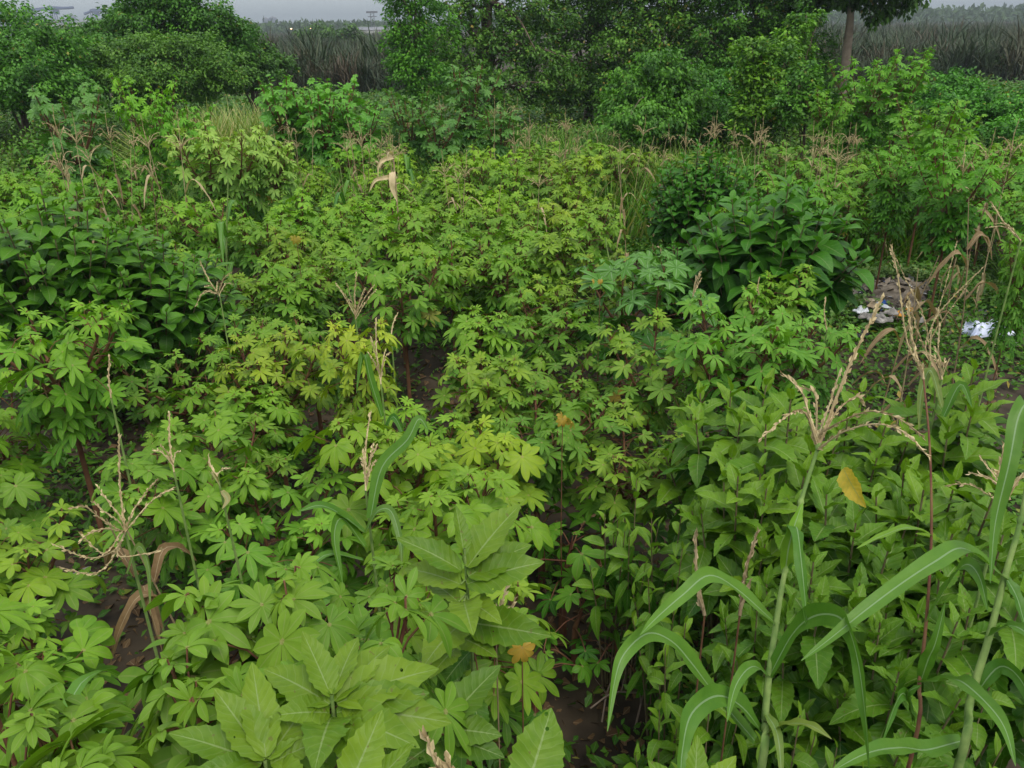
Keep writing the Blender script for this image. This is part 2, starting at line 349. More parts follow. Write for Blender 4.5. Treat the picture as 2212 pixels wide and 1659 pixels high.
def bush_mesh(h, rx, ry, napex, Lf, per, Ts, mt, seed, gap=.028, wsc=1.0, age=.0, stemr=.011, low=.35, open_=.55):
    random.seed(seed); fol = MB(); st = MB()
    for k in range(napex):
        a = 2.39996 * k + rc(-.3, .3); r = math.sqrt((k + .5) / napex)
        tip = Vector((rx * r * math.cos(a), ry * r * math.sin(a), h * (1 - low * r ** 2.2) * rc(.84, 1.0)))
        b0 = Vector((rx * .18 * r * math.cos(a), ry * .18 * r * math.sin(a), -.02)); md = b0.lerp(tip, .5) + Vector((0, 0, .1 * h * r))
        br = spline([b0, md, tip], 4); tube(st, br, [stemr * (1 - .65 * i / (len(br) - 1)) for i in range(len(br))], 5)
        rosette(fol, tip, md, per, Lf, Ts, gap, wsc=wsc, tone=.1 - .2 * r, age=age)
        for _ in range(int(per * open_)):      # older leaves lower on the branch
            s = rc(.35, .85); o = br[int(s * (len(br) - 1))]
            put(fol, random.choice(Ts), o, rc(0, 6.28), R(rc(-50, 30)), R(rc(-30, 30)), Lf * rc(.5, 1), rnd=rc(0, .35), age=(rc(.4, 1) if random.random() < age else 0), wsc=wsc)
    return fol.mesh('foliage', M[mt]), st.mesh('stem', M['stem'])
def bush(name, label, cat, pos, me, scale=1.0, tint=(1, 1, 1), group=None, rz=0, zs=1.0):
    t = thing(name, label, cat, (pos[0], pos[1], ground_z(pos[0], pos[1])), rz, group); t.scale = (scale, scale, scale * zs)
    link('foliage', me[0], t, tint); link('stem', me[1], t); return t
def base_of(p): return Vector((p[0], p[1], ground_z(p[0], p[1])))

# ------------------------------------------------------------------ maize
def tassel(mb, base, axis, Ls, nbr, Lb, r=.0035, spread=.6, droop=.5, dens=1.0, dirs=None):
    base = Vector(base); axis = Vector(axis).normalized(); s = axis.cross(Vector((.2, .9, .1))).normalized(); q = axis.cross(s)
    arms = [([base, base + axis * Ls * .5 + s * .01, base + axis * Ls], 1.5)]
    if dirs is not None:
        for pts in dirs: arms.append(([base.lerp(Vector(pts[0]), .0)] + [Vector(p) for p in pts], 1.0))
    else:
        for k in range(nbr):
            a = rc(0, 6.28) if nbr < 4 else 6.2832 * k / nbr + rc(-.3, .3); b0 = base + axis * rc(0, .18) * Ls
            d = (axis * math.cos(spread) + (s * math.cos(a) + q * math.sin(a)) * math.sin(spread)); l = Lb * rc(.7, 1.1); dr = droop * rc(.3, 1.3)
            arms.append(([b0, b0 + d * l * .5 + Vector((0, 0, .02 * l)), b0 + d * l - Vector((0, 0, dr * l * .6))], 1.0))
    for pts, th in arms:
        sp = spline(pts, 6); k = len(sp); tube(mb, sp, [r * th * (.9 - .5 * i / k) for i in range(k)], 4)
        ln = sum((sp[i + 1] - sp[i]).length for i in range(k - 1)); ns = max(6, int(ln / .008 * dens))
        for j in range(ns):
            f = (.10 + .9 * j / ns) * (k - 1) * .999; i = int(f); p = sp[i].lerp(sp[i + 1], f - i); T = (sp[i + 1] - sp[i]).normalized()
            az = math.atan2(T.y, T.x); el = math.asin(max(-1, min(1, T.z)))
            put(mb, SPIKE, p, az + rc(-.5, .5), el + rc(-.5, .5), rc(0, 6.28), .017 * th ** .4 * rc(.8, 1.2) * (r / .0035) ** .5 , rnd=rc(.1, 1))
SPIKE = T_simple(3, lambda t: (.05, .24, .03)[int(round(t * 2))], .2, .6, 0, 0, 3)
def maize_mesh(h, nleaf, Lf, wd, dry, seed, tas=True, keep=1.0):
    random.seed(seed); st = MB(); lf = MB(); ts = MB(); lean = Vector((rc(-.12, .12), rc(-.12, .12), 0)) * h
    P = spline([(0, 0, -.03), lean * .3 + Vector((0, 0, h * .5)), lean + Vector((0, 0, h))], 6)
    tube(st, P, [(.007 if dry else .012) * (1 - .6 * i / (len(P) - 1)) for i in range(len(P))], 6)
    a = rc(0, 6.28)
    for i in range(nleaf):
        if random.random() > keep: continue
        t = .15 + .78 * i / nleaf; o = P[int(t * (len(P) - 1))]; a += math.pi + rc(-.5, .5); l = Lf * rc(.7, 1.1) * (1 - .4 * t * t)
        d = Vector((math.cos(a), math.sin(a), 0)); dr = rc(.6, 1.0) if dry else rc(.2, .7)
        if dry and random.random() < .5: pts = [o, o + d * .06 * l + Vector((0, 0, .12 * l)), o + d * .18 * l - Vector((0, 0, .2 * l)), o + d * rc(.1, .3) * l - Vector((rc(-.1, .1) * l, 0, .8 * l))]
        else: pts = [o, o + d * .3 * l + Vector((0, 0, .35 * l)), o + d * .65 * l + Vector((0, 0, .3 * l * (1 - dr))), o + d * .9 * l - Vector((0, 0, .5 * dr * l))]
        ribbon(lf, pts, mwid(wd * rc(.7, 1.1)), None, .5 if dry else .25, age=0 if dry else (rc(.3, .8) if t < .35 and random.random() < .5 else 0), n=4, twist=rc(-1.5, 1.5) if dry else rc(-.3, .3), wave=.35 if dry else .08)
    if tas: tassel(ts, P[-1], P[-1] - P[-2], .30, 9, .22, r=.0026 if dry else .0035, spread=rc(.6, .95), droop=rc(.4, 1.1), dens=.55)
    return st.mesh('stalk', M['dry'] if dry else M['palestem']), lf.mesh('foliage', M['dry'] if dry else M['maize']), ts.mesh('tassel', M['tassel']) if tas else None
DRY = [maize_mesh(1.35, 5, .42, .016, True, 400 + i) for i in range(5)]
GRN = [maize_mesh(1.35, 8, .65, .028, False, 420 + i) for i in range(4)]
DRYN = [maize_mesh(1.35, 6, .42, .02, True, 440 + i, tas=False) for i in range(2)]
GRNN = [maize_mesh(1.35, 7, .6, .028, False, 450 + i, tas=False) for i in range(3)]
def maize(px, py, d, meshes, h, label, group=None, cat='maize plant', tint=(1, 1, 1), name='maize_plant', base_h=1.65, var=None, top=None):
    p = top if top is not None else PT(px, py, d); g = base_of(p); hh = max(.3, p.z - g.z)
    t = thing(name, label, cat, g, rc(0, 6.28), group); s = hh / base_h; t.scale = (s ** .5, s ** .5, s); me = meshes[var if var is not None else random.randrange(len(meshes))]
    link('stalk', me[0], t); link('foliage', me[1], t, tint)
    if me[2]: link('tassel', me[2], t)
    return t

# ------------------------------------------------------------------ vectorised leaf scattering for trees and far things
QUAD = (np.array([(0, 0, 0), (.5, -.28, .05), (1, 0, -.12), (.5, .28, .05)], float), np.array([[0, 1, 2, 3]]), np.array([(.5, 0), (.2, .5), (.5, 1), (.8, .5)]))
def put_many(mb, T, O, az, el, roll, sc, rnd, age=None):
    V, F, A = T; n = len(O); k = len(V); ca, sa, ce, se = np.cos(az), np.sin(az), np.cos(el), np.sin(el)
    X = np.stack([ce * ca, ce * sa, se], 1); Z = np.stack([-se * ca, -se * sa, ce], 1); Y = np.cross(Z, X)
    c, s = np.cos(roll)[:, None], np.sin(roll)[:, None]; Y, Z = Y * c + Z * s, Z * c - Y * s
    P = O[:, None, :] + sc[:, None, None] * (V[None, :, 0:1] * X[:, None] + V[None, :, 1:2] * Y[:, None] + V[None, :, 2:3] * Z[:, None])
    FF = (F[None] + (np.arange(n) * k)[:, None, None]).reshape(-1, 4)
    AA = np.empty((n, k, 4)); AA[:, :, 0] = A[None, :, 0]; AA[:, :, 1] = A[None, :, 1]; AA[:, :, 2] = rnd[:, None]; AA[:, :, 3] = 0 if age is None else age[:, None]
    mb.add(P.reshape(-1, 3), FF, AA.reshape(-1, 4))
def crown(mb, lobes, leaf, per_clump, clump_r, dens, T=QUAD, out=None, agep=.01, drop=-.35, wsc=1, shell=.35, tonez=.15):
    """lobes: (centre, radii); leaves gather in clumps, clumps gather toward the lobe's surface"""
    cl = []
    for c, rr in lobes:
        c, rr = np.array(c, float), np.array(rr, float); area = 4 * math.pi * ((rr[0] * rr[1]) ** 1.6 / 3 + (rr[0] * rr[2]) ** 1.6 / 3 + (rr[1] * rr[2]) ** 1.6 / 3) ** (1 / 1.6)
        n = max(4, int(area * dens)); d = rng.normal(size=(n, 3)); d /= np.linalg.norm(d, axis=1)[:, None]
        r = 1 - shell * rng.random(n) ** 1.6; r *= 1 + .2 * np.sin(d[:, 0] * 7 + c[0]) * np.sin(d[:, 2] * 8 + c[1] * 2) + .09 * rng.normal(size=n)
        r = np.where(rng.random(n) < .07, r * 1.14, r); p = c + d * rr * r[:, None]; k = p[:, 2] > .05; cl.append(np.column_stack([p[k], d[k], rng.random(k.sum())]))
    cl = np.concatenate(cl); n = len(cl); m = per_clump
    off = rng.normal(size=(n * m, 3)); off /= np.linalg.norm(off, axis=1)[:, None]; off *= clump_r * rng.random((n * m, 1)) ** .45
    off[:, 2] *= .75
    P = np.repeat(cl[:, :3], m, 0) + off; D = np.repeat(cl[:, 3:6], m, 0) * .7 + off / clump_r
    az = np.arctan2(D[:, 1], D[:, 0]) + rng.normal(size=n * m) * .5; el = drop + rng.normal(size=n * m) * .4
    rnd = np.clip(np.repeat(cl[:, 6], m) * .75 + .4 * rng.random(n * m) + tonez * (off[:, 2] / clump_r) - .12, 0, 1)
    age = (rng.random(n * m) < agep) * rng.random(n * m)
    put_many(mb, T, P, az, el, rng.normal(size=n * m) * .45, leaf * (.65 + .6 * rng.random(n * m)), rnd, age); return cl[:, :3]
def tree(name, label, cat, base, lobes, leaf=.09, per=34, cr=.26, dens=3.2, trunk=.10, tint=(1, 1, 1), mt='tree', nl=14, barkm='bark', group=None, agep=.01, drop=-.35, shell=.35, T=QUAD, trunk_pts=None, stems=1, ls=.25):
    tint = (tint[0] * 1.15, tint[1] * 1.3, tint[2] * 1.1)
    """lobes in world coordinates"""
    base = Vector(base); t = thing(name, label, cat, base, 0, group); f = MB(); s = MB()
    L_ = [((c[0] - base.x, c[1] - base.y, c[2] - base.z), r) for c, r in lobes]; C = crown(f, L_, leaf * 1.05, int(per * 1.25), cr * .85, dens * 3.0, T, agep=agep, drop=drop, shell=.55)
    topc = Vector(max(L_, key=lambda q: q[0][2])[0]); tp = trunk_pts or [(0, 0, -.1), (topc.x * .3 + .1, topc.y * .3, topc.z * .5), topc]
    sp = spline(tp, 5); tube(s, sp, [trunk * (1 - .75 * i / (len(sp) - 1)) for i in range(len(sp))], 8)
    for _ in range(nl):
        q = Vector(C[rng.integers(len(C))]); f0 = rc(ls, .9); o = sp[int(f0 * (len(sp) - 1))]
        if ls < .5 and q.z < o.z * .6: o = sp[int(.2 * (len(sp) - 1))]
        mdp = o.lerp(q, .5) + Vector((rc(-.1, .1), rc(-.1, .1), .12 * (q - o).length)); lp = spline([o, mdp, q], 4)
        tube(s, lp, [trunk * .38 * (1 - .85 * i / (len(lp) - 1)) for i in range(len(lp))], 5)
    f.build('crown', M[mt], t, color=tint); s.build('trunk', M[barkm], t); return t
def lobe(px, py, Y, rpx, rpy, ry=None):
    """an ellipsoid of foliage centred on a photo position at distance Y, its radii measured there in photo units"""
    c = PY(px, py, Y); d = (c - CAM).length; k = d / FOC * 1024 / 2212
    return (tuple(c), (rpx * k, (ry if ry else .75 * rpx) * k, rpy * k))
def tbase(px, Y): 
    c = PY(px, 200, Y); return Vector((c.x, Y, ground_z(c.x, Y)))

# ================================================================== BACKGROUND
# far city in the haze
def box(mb, c, s, rz=0):
    c = Vector(c); V = []; q = Matrix.Rotation(rz, 3, 'Z')
    for z in (-.5, .5):
        for x, y in ((-.5, -.5), (.5, -.5), (.5, .5), (-.5, .5)): V.append(c + q @ Vector((x * s[0], y * s[1], z * s[2])))
    mb.add(V, [[0, 3, 2, 1], [4, 5, 6, 7], [0, 1, 5, 4], [1, 2, 6, 5], [2, 3, 7, 6], [3, 0, 4, 7]], [(0, 0, .5, 0)] * 8)
def far(px, Y): 
    c = PY(px, 60, Y); return Vector((c.x, Y, 0))
def gable(mb, c, s, hr):
    x, y, z = c; a, b = s[0] / 2, s[1] / 2
    mb.add([(x - a, y - b, z), (x + a, y - b, z), (x + a, y, z + hr), (x - a, y, z + hr), (x + a, y + b, z), (x - a, y + b, z)], [[0, 1, 2, 3], [3, 2, 4, 5]], [(0, 0, .5, 0)] * 6)
CY = 620.0; u1 = CY / FOC * 1024 / 2212      # metres per photo unit there
def hz(px): return 48 + (1106 - px) * .0157 # horizon row
def warehouse(label, px, py_top, wpx, Y, mw='cream', group=None, depth=18, roof=.3):
    u = Y / FOC * 1024 / 2212; b = far(px, Y); h = max(2.4, (hz(px) - py_top) * u + CAMH)
    t = thing('warehouse', label, 'warehouse', b, 0, group); a = MB(); box(a, (0, 0, h / 2 * (1 - roof)), (wpx * u, depth, h * (1 - roof))); a.build('wall', M[mw], t, False)
    a = MB(); gable(a, (0, 0, h * (1 - roof) + .02), (wpx * u * 1.02, depth * 1.05), h * roof); a.build('roof', M['roofgrey'], t, False)
    for k in range(3):
        a = MB(); box(a, ((k - 1) * wpx * u * .28, -depth / 2 - .05, h * .2), (wpx * u * .1, .08, h * .38)); a.build('door', M['steelblue'], t, False)
warehouse('pale hazy warehouse at the foot of the cranes, far left skyline', 165, 44, 190, CY)
warehouse('long low white warehouse with dark roof just left of the tall bushy tree', 800, 60, 92, 230, depth=9)
warehouse('small pinkish-white hazy shed between the left bushes, under the port crane', 300, 62, 46, 500)
def crane(label, px, Y, ptop, boom, mx):
    u = Y / FOC * 1024 / 2212; b = far(px, Y); H = (hz(px) - ptop) * u + CAMH; t = thing('port_crane', label, 'crane', b)
    a = MB()
    for x in (-2, 2):
        for y in (-2, 2): tube(a, [(x, y, 0), (x * .6, y * .6, H)], .35, 4)
    for z in (.3, .6, .9): tube(a, [(-1.9, -1.8, H * (z - .25)), (1.6, -1.6, H * z)], .2, 4)
    a.build('mast', M['steelblue'], t, False)
    a = MB(); tube(a, [(-boom * u * mx, 0, H * .80), (0, 0, H * .92), (boom * u * (1 - mx), 0, H * .95)], .9, 4); tube(a, [(-boom * u * mx, 0, H * .80), (0, 0, H)], .25, 4); tube(a, [(boom * u * (1 - mx), 0, H * .95), (0, 0, H)], .25, 4)
    a.build('boom', M['steelblue'], t, False)
    a = MB(); box(a, (2.4, 0, H * .80), (3, 3, 3)); a.build('cab', M['steelblue'], t, False)
crane('faint blue port crane with long low boom, far left skyline', 122, CY, 22, 150, .72)
crane('faint blue port crane with squat thick tower, second from the left edge', 208, CY + 30, 26, 60, .3)
def hopper(label, px, Y, top, wd):
    u = Y / FOC * 1024 / 2212; b = far(px, Y); H = (hz(px) - top) * u + CAMH; t = thing('silo', label, 'silo', b); a = MB()
    tube(a, [(0, 0, 0), (0, 0, H * .9)], wd * u / 2, 14); a.build('wall', M['concrete'], t); a = MB()
    tube(a, [(0, 0, H * .9), (0, 0, H)], [wd * u / 2, wd * u * .1], 14); a.build('roof', M['roofgrey'], t)
for px, tp, wd, lab in ((576, 40, 13, 'left one of the pair of hazy grey silos on the skyline'), (592, 38, 15, 'right one of the pair of hazy grey silos on the skyline'), (538, 44, 10, 'lone faint silo just left of the pair of hazy silos'), (66, 30, 34, 'broad domed storage silo at the far left skyline'), (160, 36, 16, 'faint grey silo between the two far cranes')): hopper(lab, px, CY, tp, wd)
warehouse('very faint low factory hall below the pair of hazy silos', 575, 50, 110, CY + 40)
warehouse('faint blue-grey hall at the extreme left edge of the skyline', 20, 38, 60, CY + 20, 'concrete')
t = thing('floodlight_mast', 'thin lattice floodlight mast with square platform beside the tall bushy tree', 'mast', far(806, 260)); u2 = 260 / FOC * 1024 / 2212
H = (hz(806) - 30) * u2 + CAMH; a = MB()
for x in (-.5, .5): tube(a, [(x, 0, 0), (x, 0, H)], .09, 4)
for k in range(8): tube(a, [(-.5, 0, H * k / 8), (.5, 0, H * (k + 1) / 8)], .05, 4)
a.build('pole', M['roofgrey'], t, False); a = MB(); box(a, (0, 0, H), (3.2, 1, .5)); box(a, (0, 0, H - 1.2), (2.6, .5, .2)); a.build('platform', M['roofgrey'], t, False)
lm, n = mat('lamp_glow'); em = N(n, 'ShaderNodeEmission'); em.inputs[0].default_value = (1, .62, .3, 1); em.inputs[1].default_value = 6; oo = N(n, 'ShaderNodeOutputMaterial'); n.links.new(em.outputs[0], oo.inputs[0])
for px, lab in ((629, 'left of the two small lit lamps beyond the reed bed'), (672, 'right of the two small lit lamps beyond the reed bed')):
    b = far(px, 240); t = thing('street_lamp', lab, 'street lamp', b); a = MB(); tube(a, [(0, 0, 0), (0, 0, 2.2)], .06, 5); a.build('pole', M['roofgrey'], t)
    a = MB(); box(a, (0, -.1, 2.25), (.34, .2, .16)); a.build('lamp_head', lm, t, False)

# distant wood (reads as one mass) and the dark reed bed
mb = MB()
n = 26000; Yd = 330 + 160 * rng.random(n); X = (rng.random(n) - .5) * 2.1 * Yd * .72
Hh = 6.6 + 1.5 * np.sin(X * .05) + 1.2 * np.sin(X * .021 + 2) + rng.normal(size=n) * .9; Hh = np.where(X < -20, Hh * .42, Hh * .72)
O = np.column_stack([X, Yd, Hh * rng.random(n) ** .5])
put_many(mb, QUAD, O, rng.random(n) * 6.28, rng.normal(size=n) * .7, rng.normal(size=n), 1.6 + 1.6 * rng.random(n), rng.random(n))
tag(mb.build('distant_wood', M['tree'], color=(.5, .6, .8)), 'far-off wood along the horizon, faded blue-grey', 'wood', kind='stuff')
REED = T_simple(4, lambda t: .021 * (1 - t) ** .6 + .003, .7, .3, 0, 0, 3)
def reeds():
    mb = MB()
    for (y0, y1, nt_, nb) in ((38, 52, 2600, 80), (52, 100, 7500, 34), (100, 230, 11000, 16)):
        Y = y0 + (y1 - y0) * rng.random(nt_); X = (rng.random(nt_) * 2 - 1) * Y * .70
        k = ((X / Y > .30) | ((X / Y < -.05) & (X / Y > -.42))) & (Y > 39.5 + 1.5 * np.sin(X * .35)); X, Y = X[k], Y[k]; n = len(X)
        H = 1.25 + .45 * np.sin(X * .31 + Y * .13) * np.sin(Y * .21) + .42 * rng.normal(size=n); H = np.clip(H, .7, 2.1) * np.where(rng.random(n) < .07, 1.45, 1); tone = rng.random(n); brown = (rng.random(n) < .38) * rng.random(n)
        X, Y, H, tone, brown = [np.repeat(q, nb) for q in (X, Y, H, tone, brown)]; n = len(X)
        O = np.column_stack([X + rng.normal(size=n) * .3, Y + rng.normal(size=n) * .3, H * .35 * rng.random(n)])
        put_many(mb, REED, O, rng.random(n) * 6.28, 1.25 + rng.normal(size=n) * .3, rng.normal(size=n) * .5, H * (.5 + .38 * rng.random(n)), np.clip(tone * .6 + .45 * rng.random(n), 0, 1), np.clip(brown + .35 * (rng.random(n) < .2), 0, 1))
    tag(mb.build('reed_bed', M['reed']), 'dark dense bed of reeds and palm fronds stretching to the horizon', 'reeds', kind='stuff')
reeds()

# trees and bushes behind the plot
FT = [('bushy_tree', 'rounded dark tree above the reed bed, left of the small white warehouse', 688, 100, [(688, 72, 30, 16), (664, 80, 18, 12)]),
      ('bushy_tree', 'small rounded dark tree right beside the small white warehouse', 756, 96, [(756, 74, 20, 14), (742, 80, 16, 8)]),
      ('bushy_tree', 'hazy rounded tree rising between the two left bush mounds', 236, 70, [(238, 62, 32, 20), (262, 78, 26, 18)]),
      ('bushy_tree', 'low hazy tree behind the far left mound, below the pale warehouse', 165, 66, [(168, 74, 34, 16), (140, 82, 26, 16)]),
      ('bushy_tree', 'narrow dark tree sticking up at the right end of the creeper mound', 520, 40, [(534, 58, 12, 14), (536, 78, 14, 14)]),
      ('bushy_tree', 'low dark round bush at the right edge, in front of the reeds', 2160, 42, [(2150, 148, 30, 24), (2185, 158, 26, 20)])]
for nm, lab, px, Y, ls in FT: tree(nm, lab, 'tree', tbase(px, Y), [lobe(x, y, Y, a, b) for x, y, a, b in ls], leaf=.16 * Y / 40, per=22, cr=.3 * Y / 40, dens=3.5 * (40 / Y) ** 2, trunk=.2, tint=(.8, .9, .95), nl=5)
tree('bush_mound', 'big sloping green bush mound at the far left edge', 'bush', tbase(30, 19), [lobe(0, 95, 19, 105, 75), lobe(70, 120, 18.6, 90, 62), lobe(20, 150, 18, 120, 50), lobe(120, 150, 18.3, 60, 45), lobe(40, 185, 17.8, 130, 45)], tint=(.95, 1.35, .95), leaf=.085, dens=5.5, per=30, cr=.2, nl=8)
tree('creeper_mound', 'tall dark creeper-covered mound whose peak touches the top edge, left', 'creeper-covered tree', tbase(350, 23), [lobe(345, 60, 23, 92, 78), lobe(300, 12, 23.5, 36, 30), lobe(350, -12, 23, 62, 42), lobe(400, 22, 23, 42, 36), lobe(440, 58, 23, 66, 50), lobe(330, 150, 22.5, 140, 60), lobe(490, 75, 23, 40, 34), lobe(470, 100, 23, 60, 48), lobe(250, 95, 23, 70, 50), lobe(300, 60, 23.2, 60, 50)], tint=(.85, 1.2, .9), leaf=.1, dens=4.2, per=34, cr=.26, nl=10, trunk=.16)
tree('creeper_bush', 'rounded olive-green bush in front of the creeper mound, dark hollow beneath', 'bush', tbase(330, 20), [lobe(340, 125, 20, 105, 48), lobe(410, 140, 19.8, 85, 50), lobe(270, 135, 20, 75, 45), lobe(180, 140, 19.6, 60, 48), lobe(470, 165, 19.5, 55, 35), lobe(330, 172, 19.6, 130, 34)], tint=(1.15, 1.25, 1.1), leaf=.08, dens=6, per=30, cr=.2, nl=8)
tree('creeper_bush', 'low dark shrubs trailing right from the creeper mound toward the reeds', 'bush', tbase(540, 24), [lobe(520, 105, 24, 48, 34), lobe(560, 120, 24, 42, 28), lobe(600, 140, 24, 38, 24), lobe(520, 150, 23, 70, 36)], tint=(.75, .95, .85), leaf=.09, dens=5, cr=.2, nl=5)
BT = 23
tree('leafy_tree', 'bright green leafy column of creeper at the left end of the tall tree line', 'tree', tbase(890, 20.5), [lobe(868, 30, 20.5, 36, 52), lobe(888, 90, 20.5, 54, 58), lobe(880, 150, 20.3, 50, 55), lobe(895, -20, 20.5, 60, 45), lobe(920, 170, 20.2, 60, 50), lobe(935, 60, 21, 50, 60)], tint=(1.05, 1.5, .8), leaf=.085, dens=4.6, per=28, cr=.2, nl=9)
tree('spreading_tree', 'open-branched tree with sky showing through its crown, top centre left', 'tree', tbase(1040, 23), [lobe(985, 30, 23, 70, 45), lobe(1080, 0, 23, 90, 42), lobe(1010, 110, 22.6, 95, 50), lobe(1100, 100, 22.6, 80, 50), lobe(950, 150, 22.3, 60, 45), lobe(1165, 150, 22.5, 80, 55), lobe(1040, 185, 22, 130, 48), lobe(1150, 60, 23, 70, 45), lobe(1060, -70, 23.5, 130, 50)], tint=(.95, 1.1, .95), leaf=.10, per=26, cr=.24, dens=2.3, nl=40, trunk=.17, agep=.03)
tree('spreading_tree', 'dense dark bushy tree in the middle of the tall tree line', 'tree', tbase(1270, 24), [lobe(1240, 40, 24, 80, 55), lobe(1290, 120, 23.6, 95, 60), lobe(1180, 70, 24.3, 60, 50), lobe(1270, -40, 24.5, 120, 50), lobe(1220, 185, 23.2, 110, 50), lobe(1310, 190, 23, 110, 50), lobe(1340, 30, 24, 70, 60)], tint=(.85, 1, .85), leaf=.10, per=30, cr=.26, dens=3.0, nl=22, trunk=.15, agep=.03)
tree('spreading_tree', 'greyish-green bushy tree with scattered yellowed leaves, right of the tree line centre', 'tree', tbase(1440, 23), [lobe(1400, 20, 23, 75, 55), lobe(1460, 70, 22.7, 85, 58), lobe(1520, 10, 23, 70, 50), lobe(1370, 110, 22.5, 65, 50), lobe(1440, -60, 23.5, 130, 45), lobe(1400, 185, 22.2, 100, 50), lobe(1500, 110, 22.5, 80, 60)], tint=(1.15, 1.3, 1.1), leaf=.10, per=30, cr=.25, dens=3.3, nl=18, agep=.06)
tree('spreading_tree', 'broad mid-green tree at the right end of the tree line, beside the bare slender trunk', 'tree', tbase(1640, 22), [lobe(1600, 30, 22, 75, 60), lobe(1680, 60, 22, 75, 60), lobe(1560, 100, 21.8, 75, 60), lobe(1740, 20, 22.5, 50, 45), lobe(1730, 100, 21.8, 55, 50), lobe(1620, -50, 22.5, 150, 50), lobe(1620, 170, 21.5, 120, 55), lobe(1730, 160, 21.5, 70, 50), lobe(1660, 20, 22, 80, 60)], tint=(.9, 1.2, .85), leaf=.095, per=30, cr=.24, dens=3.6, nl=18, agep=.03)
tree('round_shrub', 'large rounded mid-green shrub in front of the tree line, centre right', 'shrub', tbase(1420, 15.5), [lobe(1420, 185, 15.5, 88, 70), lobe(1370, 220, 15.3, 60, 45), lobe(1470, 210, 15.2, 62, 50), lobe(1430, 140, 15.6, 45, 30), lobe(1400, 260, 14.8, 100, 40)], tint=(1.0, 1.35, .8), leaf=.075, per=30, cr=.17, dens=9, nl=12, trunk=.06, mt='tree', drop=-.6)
tree('round_shrub', 'dull blue-green shrub between the big rounded shrub and the bright column shrub', 'shrub', tbase(1530, 16), [lobe(1530, 230, 16, 70, 45), lobe(1500, 265, 15.6, 90, 30), lobe(1580, 260, 15.6, 60, 35), lobe(1560, 185, 16.4, 45, 35)], tint=(.8, 1.3, 1.0), leaf=.07, per=28, cr=.16, dens=9, nl=8, trunk=.05)
tree('column_shrub', 'tall bright yellow-green shrub in stacked tufts, left of the bare slender trunk', 'shrub', tbase(1650, 14.5), [lobe(1625, 105, 14.5, 36, 32), lobe(1665, 140, 14.5, 46, 32), lobe(1640, 190, 14.4, 50, 40), lobe(1640, 250, 14.2, 55, 45), lobe(1700, 110, 14.8, 24, 20), lobe(1612, 160, 14.4, 30, 30)], tint=(1.4, 1.5, .7), leaf=.085, per=24, cr=.15, dens=9, nl=12, trunk=.05, drop=-.2)
tree('column_shrub', 'pale olive tuft of shrub poking out high beside the slender trunk', 'shrub', tbase(1712, 17.5), [lobe(1716, 70, 17.5, 30, 30), lobe(1742, 30, 17.6, 26, 26), lobe(1720, 110, 17.5, 34, 30)], tint=(1.5, 1.7, .8), leaf=.09, per=20, cr=.15, dens=7, nl=8, trunk=.04)
tree('small_round_bush', 'compact bright green bush with a dark hollow, right of the stacked-tuft shrub', 'bush', tbase(1740, 14), [lobe(1735, 190, 14, 45, 42), lobe(1770, 220, 13.8, 38, 36), lobe(1720, 235, 13.7, 50, 30)], tint=(1.0, 1.35, .8), leaf=.07, per=26, cr=.14, dens=11, nl=5, trunk=.04)
tree('small_round_bush', 'small isolated green bush in front of the dark reeds, far right', 'bush', tbase(2055, 19), [lobe(2055, 178, 19, 38, 24), lobe(2080, 200, 18.8, 50, 20), lobe(2030, 205, 18.7, 50, 20)], tint=(.9, 1.5, .9), leaf=.085, per=26, cr=.16, dens=9, nl=5, trunk=.05)
tree('small_round_bush', 'low green bank of scrub at the far right edge below the reeds', 'bush', tbase(2160, 16), [lobe(2130, 225, 16, 70, 26), lobe(2200, 245, 15.6, 60, 36), lobe(2180, 290, 14.5, 60, 30), lobe(2060, 240, 16, 60, 25)], tint=(.9, 1.5, .85), leaf=.075, per=26, cr=.15, dens=9, nl=5, trunk=.05)
# slender tree whose bare trunk rises past the frame
sb = tbase(1822, 21); tp = [(0, 0, -.1), tuple(PY(1832, 90, 21) - sb), tuple(PY(1840, 0, 21) - sb), tuple(PY(1850, -60, 21) - sb)]
tree('slender_tree', 'slender tree with bare grey trunk and drooping dark leafy branches, top right', 'tree', sb, [lobe(1900, -8, 21, 60, 20), lobe(1962, 8, 21, 26, 16), lobe(1898, 32, 21, 24, 18), lobe(1800, -15, 21, 80, 22), lobe(1860, -60, 21, 150, 40)], tint=(.6, .8, .55), leaf=.13, per=16, cr=.17, dens=5.5, trunk=.135, trunk_pts=tp, nl=14, barkm='greybark', drop=-.9, ls=.72)

# ================================================================== FIELD
FOOT = []                                     # (x, y, r) ground already taken
def take(p, r): FOOT.append((p[0], p[1], r))
def free(p, pad=0): return all((p[0] - a) ** 2 + (p[1] - b) ** 2 > (r + pad) ** 2 for a, b, r in FOOT)
